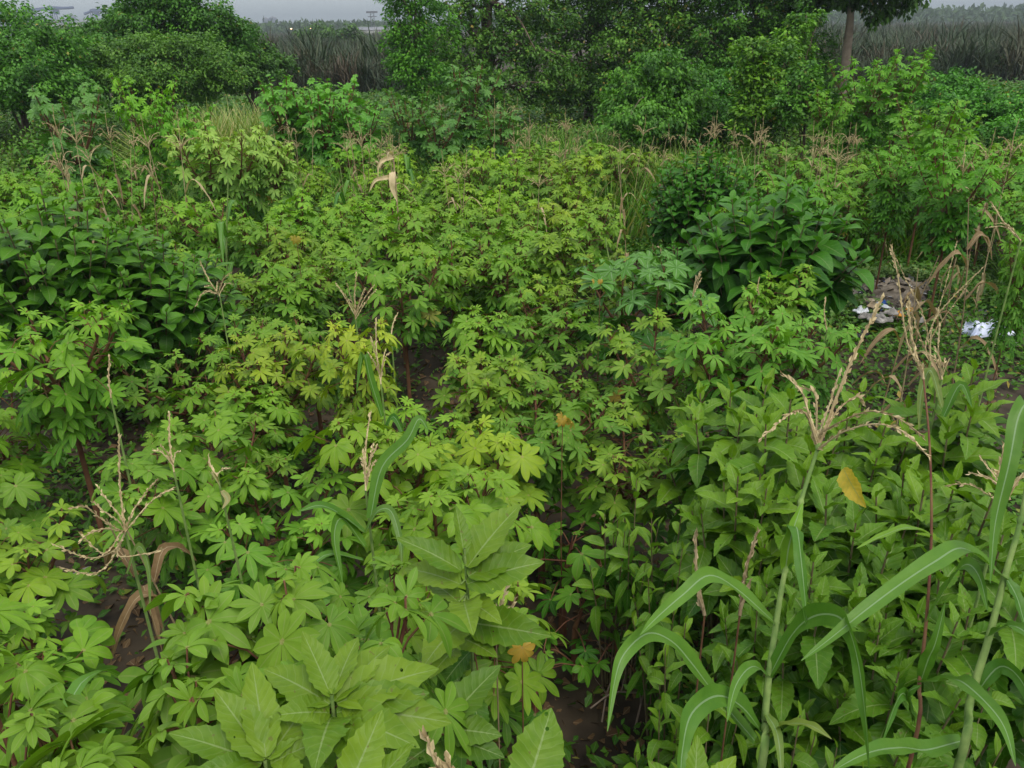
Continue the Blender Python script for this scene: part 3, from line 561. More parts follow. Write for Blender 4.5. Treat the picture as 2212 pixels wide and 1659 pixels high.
# broad-leaved bushes
BL = [bush_mesh(1.75, .9, .75, 74, .165, 12, BROAD, 'bush', 500 + i, gap=.026, wsc=1.35) for i in range(2)]
BS = bush_mesh(1.55, .62, .6, 80, .12, 15, SMALL, 'bush', 510, gap=.02, wsc=1.2)
BS2 = bush_mesh(1.0, .5, .45, 42, .13, 13, SMALL, 'bush', 511, gap=.02)
BM = bush_mesh(1.5, .72, .6, 50, .22, 11, BROAD, 'bush', 512, gap=.03, wsc=1.3)
BR = [bush_mesh(1.45, .36, .34, 15, .215, 12, BROADH, 'broad', 520 + i, gap=.028, wsc=1.0, age=.0, stemr=.009, low=.3) for i in range(3)]
def at(px, py, d): return base_of(PT(px, py, d))
for args in [('broad_leaved_bush', 'big dark green broad-leaved bush at the left edge, above the left foreground cassava', 'bush', at(60, 405, 6.8), BL[0], 1.08, (1.3, 1.2, .9), None, 0.3, 1.0),
             ('broad_leaved_bush', 'dark green broad-leaved bush left of the shaded hollow, second from the left edge', 'bush', at(265, 440, 6.6), BL[1], 1.02, (1.15, 1.1, .85), None, 1.9, .92),
             ('small_leaved_bush', 'dome-shaped dark bush of small crowded leaves, behind the large-leaved bush right of centre', 'bush', at(1520, 380, 9.0), BS, 1.08, (.8, 1.05, .9), None, 0, 1.03),
             ('small_leaved_bush', 'low dim bush of small leaves tucked left of the large-leaved bush', 'bush', at(1470, 520, 7.9), BS2, .95, (.8, 1.0, .8), None, 2, 1.05),
             ('broad_leaved_bush', 'glossy dark bush of large drooping leaves right of centre, beside the rubbish heap', 'bush', at(1665, 510, 7.0), BM, 1.1, (.85, 1.0, .9), None, 0, 1.08)]:
    bush(*args); take(args[3], .62 if 'large droop' in args[1] or 'small' in args[1] else .8)
RB = [(1615, 785, 3.7, 0, 1.0, 'tall yellow-green broad-leaved weed at the left end of the right foreground thicket'),
      (1745, 850, 3.35, 1, 1.0, 'broad-leaved weed standing right behind the big pale maize tassel'),
      (1880, 830, 3.7, 2, 1.0, 'broad-leaved weed behind the arching right arms of the big maize tassel'),
      (1650, 960, 3.1, 2, .85, 'broad-leaved weed with reddish lower stems left of the big maize tassel stalk'),
      (1905, 1010, 3.0, 0, .95, 'broad-leaved weed below the big tassel, yellowing leaf hanging among its stems'),
      (2130, 790, 3.9, 1, 1.0, 'broad-leaved weed at the right edge below the bluish-white sheets'),
      (2075, 960, 3.1, 2, 1.0, 'broad-leaved weed between the thin brown stalk and the right maize plant'),
      (1800, 1190, 2.75, 1, .85, 'low broad-leaved weed in the shade right of the main maize stalk'),
      (1700, 1200, 2.7, 0, .6, 'low broad-leaved weed left of the main maize stalk, behind the brown seed spikes'),
      (1985, 1260, 2.7, 2, .85, 'low shaded broad-leaved weed behind the thin brown stalk at lower right'),
      (2190, 1120, 2.9, 0, .9, 'broad-leaved weed at the right edge behind the right maize plant')]
for px, py, d, v, sc, lab in RB:
    p = PT(px, py, d); b = base_of(p); h = p.z - b.z; t = bush('broad_leaved_weed', lab, 'weed', b, BR[v], sc, (.72 + .2 * (py < 1000), .88 + .14 * (py < 1000), .65), None, px * .7, h / (1.45 * sc)); take(b, .3)
    if 'yellowing' in lab:
        f = MB(); q = PT(1822, 1012, 2.8) - b; q2 = PT(1858, 1088, 2.74) - b; dd = q2 - q
        put(f, BROADH[0], q, math.atan2(dd.y, dd.x), math.asin(dd.z / dd.length), 1.2, dd.length * 1.1, rnd=.9, age=.8, wsc=1.15)
        y = f.build('yellow_leaf', M['broad'], t); y['label'] = 'bright yellow drooping leaf'; y.matrix_parent_inverse = (Matrix.Translation(b) @ Matrix.Rotation(px * .7, 4, 'Z') @ Matrix.Diagonal((sc, sc, t.scale.z, 1))).inverted() @ Matrix.Translation(b)
# low pale rosette weeds near the foot of the maize
LW = [bush_mesh(.6, .14, .13, 5, .095, 9, BROAD, 'broad', 540 + i, gap=.02, stemr=.005) for i in range(2)]
for i, (px, py, d, lab) in enumerate([(1450, 1170, 3.2, 'small pale rosette weed left of the brown seed spikes'), (1480, 1330, 2.9, 'small pale rosette weed under the leftmost arching maize blade'),
        (1455, 1530, 2.9, 'small pale rosette weed on the right bank of the dark foreground hollow'), (1560, 1440, 2.7, 'small rosette weed against the main maize stalk'), (1500, 1600, 2.5, 'rosette weed under the lowest left maize blade'),
        (1450, 1080, 3.3, 'upright pale rosette weed beside the cassava, above the foreground hollow'), (1380, 1030, 3.4, 'pale rosette weed with upright leaves in the middle of the cassava'), (1330, 1085, 3.5, 'thin pale rosette weed on a bare stalk above the hollow'),
        (1740, 1500, 2.6, 'shaded rosette weed under the arching maize blade, lower right'), (1840, 1600, 2.5, 'yellowish rosette weed at the bottom edge, lower right'), (2140, 1420, 2.8, 'rosette weed behind the thick right maize stalk')]):
    p = PT(px, py, d); b = base_of(p); h = max(.25, p.z - b.z); t = bush('rosette_weed', lab, 'weed', b, LW[i % 2], 1.05, (1, 1.1, .85), None, i * 1.3, max(.5, h / .6)); take(b, .15)

# hero broad-leaved plants in the foreground, built leaf by leaf
def hero_weed(label, apex, leaves, stem_r=.009, tint=(1.15, 1.12, .95), extra=14, Lx=.15, foot=.15):
    P = PT(*apex); b = base_of(P); t = thing('broad_leaved_weed', label, 'weed', b); f = MB(); s = MB()
    top = P - b; tube(s, spline([(rc(-.05, .05), rc(-.05, .05), -.02), top * .5 + Vector((rc(-.03, .03), rc(-.02, .02), 0)), top], 5), [stem_r * (1.3 - .9 * i / 10) for i in range(11)], 7, rnd=.5)
    for i, (x0, y0, x1, y1, dd, tp, roll, wsc) in enumerate(leaves):
        d0 = apex[2] + (y0 - apex[1]) * .0006; q = PT(x0, y0, d0) - b; q2 = PT(x1, y1, d0 + dd) - b; v = q2 - q
        sp = q.copy(); sp.x, sp.y = top.x, top.y
        if (sp - q).length > .02: tube(s, [sp, q], .0028, 4)
        dr = (.25, .6, 1.0, .45, .1)[tp]; el = math.asin(v.z / v.length) + dr * .42
        fr = frame(math.atan2(v.y, v.x), el); nd = np.array((CAM - PT(x0, y0, d0)).normalized()) * .7 + np.array((0, 0, .6)); ar = math.atan2(-nd @ fr[1], nd @ fr[2])
        put(f, BROADH[tp], q, math.atan2(v.y, v.x), el, ar + roll * .5, v.length * (1 + dr * .16), rnd=rc(.45, 1), wsc=wsc)
    for i in range(extra):
        z = rc(.25, .8); q = top * z; put(f, random.choice(BROADH), q, rc(0, 6.28), R(rc(-40, 20)), rc(-.4, .4), Lx * rc(.7, 1.1), rnd=rc(0, .5), age=rc(.3, .8) if random.random() < .1 else 0)
    f.build('foliage', M['broad'], t, color=tuple(q * .84 for q in tint)); s.build('stem', M['palestem'], t); take(b, foot); return t
hero_weed('tall upright weed with large insect-bitten leaves, left of the dark hollow', (1003, 1185, 2.25), [
    (1003, 1200, 986, 1092, .03, 4, .9, .8), (1010, 1225, 1120, 1092, .06, 0, -.7, 1.1), (996, 1232, 860, 1173, -.02, 3, .2, .85), (1012, 1245, 1145, 1185, .03, 3, -.2, 1.2),
    (1010, 1262, 1165, 1235, -.05, 1, .1, 1.1), (995, 1262, 872, 1238, .08, 1, 0, 1.0), (1008, 1225, 1085, 1150, .12, 0, -.4, 1.1), (1012, 1300, 1072, 1345, -.10, 1, -.2, 1.1), (1002, 1300, 1012, 1362, -.16, 1, .3, 1.1), (990, 1300, 915, 1250, .1, 3, .3, .9),
    (1010, 1345, 1170, 1392, -.1, 3, .5, 1.0), (992, 1352, 925, 1432, -.14, 1, .3, 1.2), (985, 1330, 900, 1330, .1, 1, 0, 1), (1000, 1380, 1060, 1420, -.1, 1, 0, 1.1), (985, 1400, 940, 1460, -.1, 1, 0, 1)], extra=12)
hero_weed('bright green weed filling the bottom edge left of centre, its top crown nearest the camera', (716, 1500, 1.62), [
    (716, 1505, 655, 1365, .03, 4, .6, 1.0), (720, 1500, 770, 1378, .10, 0, -.5, .8), (722, 1515, 838, 1395, .10, 0, -.6, .9), (712, 1520, 572, 1452, .05, 3, .2, 1.1), (728, 1520, 942, 1452, .06, 3, -.3, 1.0),
    (728, 1540, 915, 1520, -.02, 1, .2, 1.0), (712, 1540, 600, 1560, -.06, 1, 0, 1.1), (735, 1550, 880, 1620, -.1, 1, 0, 1.0), (715, 1550, 690, 1650, -.14, 1, 0, 1.1), (716, 1500, 700, 1440, .06, 4, 0, .8), (725, 1560, 800, 1680, -.1, 1, .2, 1), (740, 1530, 960, 1580, .0, 3, .3, 1.0), (700, 1560, 560, 1600, .05, 3, 0, 1)], extra=16)
hero_weed('broad-leaved weed with wide crown cut off by the bottom edge, left of the brightest one', (572, 1640, 1.6), [
    (572, 1640, 465, 1490, .02, 4, .4, 1.1), (575, 1635, 548, 1435, .06, 0, .2, .85), (580, 1640, 690, 1490, .06, 0, -.4, 1.0), (565, 1650, 372, 1592, .02, 3, .3, .95), (585, 1650, 700, 1610, -.02, 1, .1, 1), (560, 1660, 430, 1680, -.04, 1, 0, 1), (590, 1660, 660, 1720, -.1, 1, 0, 1), (570, 1640, 600, 1570, .1, 0, 0, .9), (560, 1640, 480, 1600, .1, 3, .1, 1)], extra=14)
hero_weed('dark shaded weed with long pointed leaves on the left rim of the hollow', (962, 1560, 1.95), [
    (962, 1565, 1078, 1440, .03, 0, -.5, 1.1), (965, 1575, 1070, 1600, -.04, 1, .2, 1.3), (960, 1590, 1078, 1640, -.04, 3, 0, 1.2), (950, 1570, 860, 1500, .03, 3, .3, 1.1), (955, 1600, 880, 1660, -.1, 1, 0, 1.2), (962, 1560, 985, 1480, .08, 4, 0, .9), (950, 1580, 850, 1580, .05, 1, 0, 1.1)], tint=(.7, .82, .7), extra=10)
for lab, ap, lv in [('large upright leaf tip rising from the bottom edge below the dark hollow', (1135, 1720, 1.35), [(1135, 1715, 1193, 1533, .0, 4, .5, 1.5), (1160, 1720, 1214, 1580, .03, 4, .2, .9), (1125, 1720, 1020, 1680, .0, 1, .2, 1)]),
        ('large pale leaf rising from the bottom edge in front of the bright weed crown', (745, 1725, 1.3), [(745, 1722, 828, 1538, .0, 4, .5, 1.15), (780, 1725, 893, 1608, .05, 4, .3, .7)]),
        ('narrow bright leaf pair rising from the bottom edge under the main maize stalk', (1500, 1740, 1.5), [(1498, 1738, 1508, 1590, .02, 4, .5, .9), (1520, 1735, 1590, 1640, .02, 3, 0, 1.0), (1480, 1738, 1400, 1650, .02, 3, 0, 1.0), (1545, 1738, 1575, 1655, .04, 0, 0, 1.0)])]:
    hero_weed(lab, ap, lv, extra=3, foot=.05, tint=(1.3, 1.22, 1.0))

# ------------------------------------------------------------------ hero maize
def hero_maize(label, stalk, leaves, tas=None, sheath=True, r=.0115, stalk_mat='palestem', name='maize_plant', cat='maize plant'):
    pts = [PT(*p) for p in stalk]; b = base_of(pts[0] + Vector((0, .05, 0))); t = thing(name, label, cat, b); s = MB()
    P = spline([Vector((0, 0, -.03))] + [p - b for p in pts], 5); k = len(P)
    tube(s, P, [r * (1 - .62 * i / k) for i in range(k)], 8, rnd=.5)
    for q in range(1, len(pts)):      # swollen nodes
        c = pts[q] - b; v = (pts[q] - pts[q - 1]).normalized()
        if r > .009: tube(s, [c - v * .010, c, c + v * .010], [r * .5, r * .80, r * .5], 8, rnd=.9)
    s.build('stalk', M[stalk_mat], t)
    for lf in leaves:
        pl, wd, *o = lf; o = o[0] if o else {}; mb = MB(); ribbon(mb, [PT(*p) - b for p in pl], mwid(wd * .9), o.get('n'), o.get('fold', .3), o.get('rnd', rc(.2, .9)), o.get('age', 0), 6, o.get('tw', 0), .2)
        l = mb.build('leaf', M['maize'], t, color=o.get('c', (1, 1, 1)))
        if o.get('lab'): l['label'] = o['lab']
    if tas:
        mb = MB(); base = PT(*tas[0]) - b; tip = PT(*tas[1]) - b; tassel(mb, base, tip - base, (tip - base).length, tas[3] if len(tas) > 3 else 0, tas[4] if len(tas) > 4 else .15, r=tas[5] if len(tas) > 5 else .0042, dirs=[[PT(*p) - b for p in a] for a in tas[2]] if tas[2] else None, spread=tas[6] if len(tas) > 6 else .5)
        mb.build('tassel', M['tassel'], t)
    take(b, .1); return t
D = 2.25
hero_maize('tall maize plant at lower right carrying the big pale open tassel and wide arching blades', [(1640, 1690, 2.3), (1652, 1554, 2.27), (1662, 1453, 2.25), (1677, 1344, 2.24), (1696, 1232, 2.24), (1730, 1085, 2.26), (1768, 965, 2.28)], [
    ([(1675, 1346, 2.24), (1592, 1273, 2.2), (1532, 1243, 2.15), (1476, 1284, 2.1), (1420, 1333, 2.05), (1382, 1372, 2.0)], .026, {'rnd': .9}),
    ([(1652, 1590, 2.27), (1605, 1530, 2.2), (1551, 1503, 2.12), (1495, 1540, 2.02), (1474, 1620, 1.98), (1470, 1700, 1.98)], .034, {'rnd': .6}),
    ([(1630, 1600, 2.32), (1545, 1500, 2.25), (1495, 1434, 2.2), (1450, 1385, 2.15), (1400, 1368, 2.1), (1350, 1410, 2.05), (1328, 1470, 2.03), (1312, 1580, 2.02)], .030, {'rnd': .8}),
    ([(1664, 1457, 2.25), (1712, 1370, 2.18), (1757, 1332, 2.1), (1806, 1330, 2.02), (1835, 1362, 1.98), (1856, 1442, 1.95), (1870, 1554, 1.93), (1878, 1665, 1.93)], .030, {'rnd': .5}),
    ([(1700, 1225, 2.24), (1716, 1150, 2.2), (1722, 1142, 2.16), (1730, 1200, 2.12), (1739, 1292, 2.12), (1745, 1365, 2.12)], .024, {'rnd': .4}),
    ([(1697, 1228, 2.24), (1704, 1180, 2.2), (1718, 1130, 2.19), (1734, 1086, 2.22)], .025, {'rnd': 1, 'c': (1.4, 1.3, .9), 'n': (0, -1, .3)}),
    ([(1656, 1582, 2.27), (1700, 1564, 2.2), (1750, 1567, 2.12), (1797, 1597, 2.06)], .018, {'rnd': 1, 'age': .25, 'c': (1.5, 1.2, .8)}),
    ([(1655, 1540, 2.27), (1680, 1590, 2.2), (1690, 1700, 2.2)], .014, {'rnd': .9, 'age': .2}),
    ([(1662, 1460, 2.25), (1625, 1440, 2.2), (1590, 1480, 2.15), (1570, 1560, 2.1)], .02, {'rnd': .7})],
    ((1768, 965, 2.28), (1908, 640, 2.42), [
        [(1775, 935, 2.27), (1841, 900, 2.2), (1890, 888, 2.17), (1946, 907, 2.15), (1997, 945, 2.14)], [(1771, 967, 2.27), (1824, 932, 2.18), (1894, 916, 2.1), (1956, 935, 2.07), (2007, 988, 2.05)],
        [(1789, 921, 2.3), (1810, 886, 2.32), (1848, 857, 2.33), (1866, 871, 2.33)], [(1764, 942, 2.3), (1747, 893, 2.3), (1730, 845, 2.3), (1686, 803, 2.3)],
        [(1764, 935, 2.33), (1764, 872, 2.36), (1756, 845, 2.38), (1724, 838, 2.38)], [(1761, 949, 2.27), (1741, 895, 2.2), (1709, 893, 2.15), (1639, 951, 2.1)], [(1766, 950, 2.3), (1790, 880, 2.36), (1815, 800, 2.4)]], 0, .1, .0038))
hero_maize('thick-stalked maize plant at the right edge, one broad blade arching far to the left', [(2060, 1690, 2.35), (2095, 1517, 2.32), (2136, 1378, 2.3), (2170, 1247, 2.3), (2205, 1123, 2.3), (2225, 1000, 2.3)], [
    ([(2172, 1250, 2.3), (2132, 1217, 2.25), (2076, 1184, 2.18), (2020, 1213, 2.12), (1945, 1262, 2.05), (1870, 1318, 2.0), (1795, 1378, 1.97), (1731, 1427, 1.95)], .028, {'rnd': .8}),
    ([(2222, 1000, 2.3), (2222, 880, 2.2), (2200, 900, 2.15), (2180, 1000, 2.12), (2150, 1130, 2.12), (2139, 1260, 2.12)], .025, {'rnd': .6}),
    ([(2138, 1375, 2.3), (2177, 1352, 2.25), (2215, 1366, 2.2), (2260, 1420, 2.15)], .022, {'rnd': .5}),
    ([(2100, 1510, 2.32), (2160, 1440, 2.3), (2212, 1480, 2.25), (2235, 1580, 2.2)], .022, {'rnd': .3}),
    ([(2175, 1250, 2.3), (2200, 1300, 2.3), (2225, 1400, 2.3)], .018, {'rnd': .3}),
    ([(2080, 1600, 2.34), (2000, 1620, 2.25), (1945, 1615, 2.15), (1870, 1628, 2.05), (1790, 1670, 2.0)], .03, {'rnd': .7})],
    ((2180, 1080, 2.5), (2168, 960, 2.5), None, 5, .12, .0035, .7))
hero_maize('slender maize with a long thin brown stalk crossing the right thicket', [(1967, 1640, 2.5), (1986, 1472, 2.45), (2001, 1340, 2.43), (2012, 1153, 2.43), (2008, 960, 2.5), (1995, 820, 2.6)], [
    ([(1988, 1474, 2.45), (2039, 1470, 2.38), (2076, 1472, 2.3), (2129, 1517, 2.22), (2170, 1572, 2.18), (2194, 1655, 2.15)], .026, {'rnd': .7}),
    ([(1990, 1470, 2.45), (2005, 1425, 2.4), (2022, 1385, 2.36), (2042, 1300, 2.33)], .02, {'rnd': .5}), ([(2003, 1340, 2.43), (2045, 1268, 2.36), (2085, 1220, 2.3), (2115, 1245, 2.25), (2134, 1320, 2.22)], .024, {'rnd': .6}),
    ([(1975, 1560, 2.46), (1960, 1500, 2.4), (1990, 1480, 2.36)], .02, {'rnd': .4}), ([(1972, 1560, 2.46), (1955, 1500, 2.4), (1935, 1520, 2.34), (1900, 1620, 2.28)], .018, {'rnd': .3}),
    ([(2012, 1155, 2.43), (1960, 1140, 2.35), (1900, 1160, 2.3), (1850, 1185, 2.26)], .013, {'rnd': 1, 'c': (1.5, 1.3, .9)})],
    ((1995, 820, 2.6), (1962, 650, 2.7), [[(1990, 790, 2.6), (1960, 740, 2.6), (1940, 600, 2.6), (1925, 530, 2.6)]], 0, .1, .0034), r=.006, stalk_mat='redstem')
# smaller maize plants with tassels, each with its own stance
def tassel_plant(label, bx, by, d, tx, ty, nb, Lb, spread, leaves=(), r=.003, arms=None, droop=.5, name='maize_plant'):
    B = PT(bx, by, d); b = base_of(B); t = thing(name, label, 'maize plant', b); s = MB(); tip = PT(tx, ty, d + .03) - b; base = B - b
    P = spline([(rc(-.05, .05), rc(-.03, .08), -.02), base * .55 + Vector((rc(-.02, .02), 0, 0)), base], 5); tube(s, P, [.008 - .004 * i / len(P) for i in range(len(P))], 6); s.build('stalk', M['palestem'], t)
    mb = MB(); tassel(mb, base, tip - base, (tip - base).length, nb, Lb, r, spread, droop, 1.0, [[PT(*q) - b for q in a] for a in arms] if arms else None); mb.build('tassel', M['tassel'], t)
    if leaves:
        for pl in leaves:
            mb = MB(); ribbon(mb, [PT(*p) - b for p in pl[0]], mwid(pl[1]), None, .3, rc(.2, .9), pl[2] if len(pl) > 2 else 0, 5); mb.build('leaf', M['maize'], t)
    take(b, .06); return t
tassel_plant('maize plant whose pale tassel fans out over the dark hollow at the left, low foreground', 271, 1150, 2.9, 257, 940, 0, .1, .5, [([(275, 1240, 2.9), (300, 1180, 2.85), (322, 1230, 2.8), (325, 1330, 2.8)], .014, .2)], .0027,
    [[(285, 1110, 2.9), (310, 1070, 2.92), (341, 1034, 2.95)], [(290, 1125, 2.85), (330, 1080, 2.85), (377, 1052, 2.85)], [(262, 1120, 2.9), (235, 1085, 2.92), (208, 1048, 2.95)], [(255, 1125, 2.88), (225, 1105, 2.88), (200, 1082, 2.9)], [(258, 1145, 2.85), (220, 1122, 2.82), (185, 1095, 2.8), (154, 1097, 2.78)], [(250, 1145, 2.85), (220, 1143, 2.8), (190, 1155, 2.78), (171, 1170, 2.78)], [(262, 1150, 2.85), (225, 1195, 2.82), (170, 1150, 2.8)], [(245, 1190, 2.85), (190, 1205, 2.8), (113, 1175, 2.78)], [(255, 1200, 2.85), (320, 1195, 2.8), (350, 1185, 2.78)], [(240, 1210, 2.85), (200, 1240, 2.8), (128, 1225, 2.78)]])
tassel_plant('maize plant with a sparse three-armed tassel above the left foreground hollow', 376, 1020, 3.3, 366, 890, 3, .13, .6)
tassel_plant('maize plant with a narrow upright brown tassel and dark blades, left of centre', 790, 1060, 2.9, 800, 890, 5, .17, .22, [([(788, 1150, 2.9), (735, 1110, 2.85), (690, 1092, 2.8), (645, 1105, 2.75)], .024), ([(788, 1180, 2.9), (740, 1120, 2.85), (722, 1160, 2.8), (740, 1260, 2.78)], .026),
     ([(790, 1150, 2.9), (815, 1105, 2.86), (845, 1105, 2.83), (865, 1170, 2.8), (868, 1230, 2.8)], .016, .1), ([(800, 1120, 2.9), (825, 1010, 2.88), (880, 950, 2.85), (905, 905, 2.85), (925, 930, 2.85)], .026), ([(785, 1210, 2.9), (700, 1200, 2.8), (640, 1280, 2.8)], .02)])
tassel_plant('slim maize plant with thin dark upright tassel, standing above the centre-left cassava', 823, 830, 3.9, 812, 690, 4, .2, .35, [([(825, 900, 3.9), (800, 820, 3.85), (785, 765, 3.82), (770, 850, 3.8)], .026), ([(826, 950, 3.9), (850, 900, 3.85), (880, 960, 3.8)], .02)])
tassel_plant('maize plant with a wide-open tan tassel beside the dark water gap', 768, 690, 5.0, 770, 590, 8, .24, .55, droop=.1)
tassel_plant('maize plant with a single short braided spike beside the dark water gap', 845, 725, 4.9, 860, 675, 0, .1, .3)
tassel_plant('leaning maize plant with drooping whitish tassel arms over the shaded hollow at left', 475, 640, 5.2, 432, 565, 6, .2, 1.0, droop=1.0)
tassel_plant('maize plant with a straight upright tassel in front of the large-leaved bush', 1497, 640, 5.4, 1512, 588, 3, .15, .35, droop=0)
tassel_plant('maize plant with a thin single spike in front of the foot of the large-leaved bush', 1786, 712, 5.0, 1783, 645, 0, .1, .3)
tassel_plant('thin single-spiked maize just right of the large-leaved bush front', 1640, 640, 5.6, 1641, 600, 0, .1, .3)
tassel_plant('leaning maize plant with long crossed straw arms in front of the rubbish heap', 2010, 780, 4.0, 1962, 640, 0, .3, .5, arms=[[(2000, 740, 4), (2030, 660, 4.1), (2068, 520, 4.2)], [(2010, 740, 4), (2030, 700, 4), (2110, 590, 4)], [(2000, 700, 4), (1975, 640, 4), (1925, 540, 4)], [(2015, 700, 4), (2060, 640, 4), (2130, 572, 4)]], r=.0022)
tassel_plant('maize plant with a ragged brownish tassel below the bluish-white sheets', 2035, 820, 3.8, 2030, 700, 5, .14, .45, [([(2035, 880, 3.8), (2010, 800, 3.8), (1990, 850, 3.8), (1985, 930, 3.8)], .02, .3), ([(2038, 900, 3.8), (2075, 830, 3.8), (2100, 880, 3.8)], .02)])
tassel_plant('maize with a half-hidden whitish tassel at the right edge behind the hanging blade', 2175, 1060, 2.7, 2190, 965, 0, .1, .4, arms=[[(2150, 1030, 2.7), (2115, 985, 2.7)], [(2150, 1075, 2.7), (2095, 1047, 2.7), (2045, 1048, 2.7)], [(2185, 1020, 2.7), (2180, 970, 2.7)]], r=.0026)
tassel_plant('maize plant leaning in from the right edge with a straw-coloured arm, beside the tall cassava', 2205, 520, 5.0, 2140, 435, 2, .2, .3)
tassel_plant('withered brown maize spike among the left cassava', 240, 860, 3.7, 237, 770, 0, .1, .3)
tassel_plant('small maize with curled pale dry bracts in the shaded cassava, left foreground', 470, 1030, 3.2, 450, 985, 3, .10, 1.1, [([(470, 1040, 3.2), (455, 1020, 3.15), (475, 1050, 3.1)], .012, .8), ([(480, 1060, 3.2), (492, 1080, 3.15), (480, 1100, 3.1)], .012, .9)], droop=1.2)
for lab, bx, by, d, tx, ty, L_ in [('left one of the two rust-brown seed spikes beside the main maize stalk', 1522, 1330, 2.5, 1503, 1150, .3), ('right one of the two rust-brown seed spikes, its tip hooked to the left', 1598, 1330, 2.5, 1636, 1150, .3)]:
    B = PT(bx, by, d); b = base_of(B); t = thing('seed_spike', lab, 'weed', b); s = MB(); q = B - b
    tube(s, [(0, 0, -.02), q * .5, q], [.004, .003, .003], 5); s.build('stem', M['redstem'], t); mb = MB(); v = PT(tx, ty, d) - b
    tassel(mb, q, v - q, (v - q).length, 2, .07, .0042, .4, .1, 1.3); mb.build('seed_head', M['dry'], t)
B = PT(1000, 1720, 1.15); b = base_of(B); t = thing('grass_head', 'blurred straw-coloured grass head poking in at the very bottom edge', 'grass head', b); s = MB(); q = B - b; tube(s, [(0, 0, -.02), q * .6, q], .0025, 5); s.build('stem', M['palestem'], t)
mb = MB(); v = PT(922, 1590, 1.1) - b; tassel(mb, q, v - q, (v - q).length, 4, .05, .003, .18, 0, 1.6); mb.build('seed_head', M['tassel'], t)
B = PT(1072, 1390, 2.5); b = base_of(B); t = thing('grass_head', 'dry branching grass head right of the insect-bitten weed', 'grass head', b); s = MB(); q = B - b; tube(s, [(0, 0, -.02), q * .6, q], .0025, 5); s.build('stem', M['dry'], t)
mb = MB(); v = PT(1105, 1240, 2.5) - b; tassel(mb, q, v - q, (v - q).length, 5, .12, .003, .3, .1, 1.0); mb.build('seed_head', M['tassel'], t)

# dry maize standing in the back of the plot
def dry_zone(px, py):
    if px < 450: return 'dry maize stalk with tan tassel among the cassava at the far left'
    if px < 900: return 'dry maize stalk in the straw-coloured row left of centre, behind the cassava'
    if px < 1330: return 'dry maize stalk in the middle back row, in front of the dark tree line'
    if px < 1620: return 'dry maize stalk in the back row, in front of the large rounded shrub'
    return 'withered maize stalk in the tangled straw patch behind the large-leaved bush, right'
DZ = [(int(rc(a, b)), int(rc(c, d_)), rc(e_, f_)) for a, b, c, d_, e_, f_, n in ((60, 300, 200, 320, 9, 12, 6), (180, 420, 235, 320, 8.5, 10.5, 5), (560, 860, 225, 300, 11, 15, 11), (700, 860, 240, 330, 9.5, 12, 8), (1080, 1330, 205, 300, 11, 16, 20), (880, 1080, 200, 260, 13, 17, 7), (1330, 1620, 240, 300, 10, 14, 12), (1640, 1950, 245, 330, 9.5, 12.5, 18), (2120, 2205, 240, 350, 8, 10, 4), (960, 1300, 310, 350, 8.5, 9.5, 4)) for _ in range(n)]
for px, py, d in DZ: REG.append((maize(px, py, d, DRY, 0, dry_zone(px, py), {'dry maize stalk': 'dry maize stalks'}['dry maize stalk'] + ' - ' + dry_zone(px, py).split(' in ')[-1].split(' among ')[-1], name='dry_maize_stalk', cat='dry maize'), px, py, 'dry maize stalk', ''))
def dead_maize(label, stalk, leaves, col=(1.25, 1.25, 1.3)):
    pts = [PT(*p) for p in stalk]; b = base_of(pts[0]); t = thing('dry_maize_stalk', label, 'dry maize', b); q = MB()
    tube(q, spline([Vector((0, 0, -.03))] + [p - b for p in pts], 4), .008, 6); q.build('stalk', M['dry'], t)
    for pl, wd in leaves:
        q = MB(); ribbon(q, [PT(*p) - b for p in pl], mwid(wd), (0, -1, .2), .5, .9, 0, 5, rc(-.6, .6), .3); q.build('leaf', M['dry'], t, color=col)
    take(b, .1)
dead_maize('withered maize stalk with whitish curled leaves standing alone left of centre', [(858, 440, 7.6), (853, 380, 7.6), (848, 325, 7.6)], [([(848, 335, 7.6), (838, 330, 7.55), (836, 345, 7.5)], .024), ([(850, 340, 7.6), (828, 345, 7.5), (817, 358, 7.45), (816, 385, 7.45)], .02),
    ([(852, 380, 7.6), (832, 384, 7.5), (810, 390, 7.45), (797, 415, 7.45)], .02), ([(850, 372, 7.6), (847, 385, 7.5), (848, 408, 7.5), (858, 436, 7.5)], .03)])
for px, py, d, v, lab in [(1372, 268, 8.5, 1, 'tall rust-brown dead maize stalk right of centre'), (1150, 370, 8.2, 2, 'short dead maize with one pale hanging leaf in the centre cassava'),
        (1715, 365, 7.6, 3, 'dead maize with a cross of pale leaves right of the small-leaved bush'), (1985, 450, 6.4, 4, 'withered brown maize stalk behind the rubbish heap'), (2030, 470, 6.0, 1, 'withered maize with pale broken leaves leaning beside the brown one, behind the heap'), (1060, 330, 9, 3, 'dead maize with a pale bent top at the back of the centre cassava'), (265, 930, 3.3, 2, 'brown shrivelled maize stalk standing in the left foreground hollow'), (330, 960, 3.1, 0, 'shrivelled brown maize leaning beside the left foreground tassel'), (2175, 330, 7.2, 4, 'rusty dead maize stalk near the right edge')]:
    maize(px, py, d, DRYN, 0, lab, name='dry_maize_stalk', cat='dry maize', var=v % 2, tint=(.7, .6, .5) if d < 5 else (.9, .85, .8))
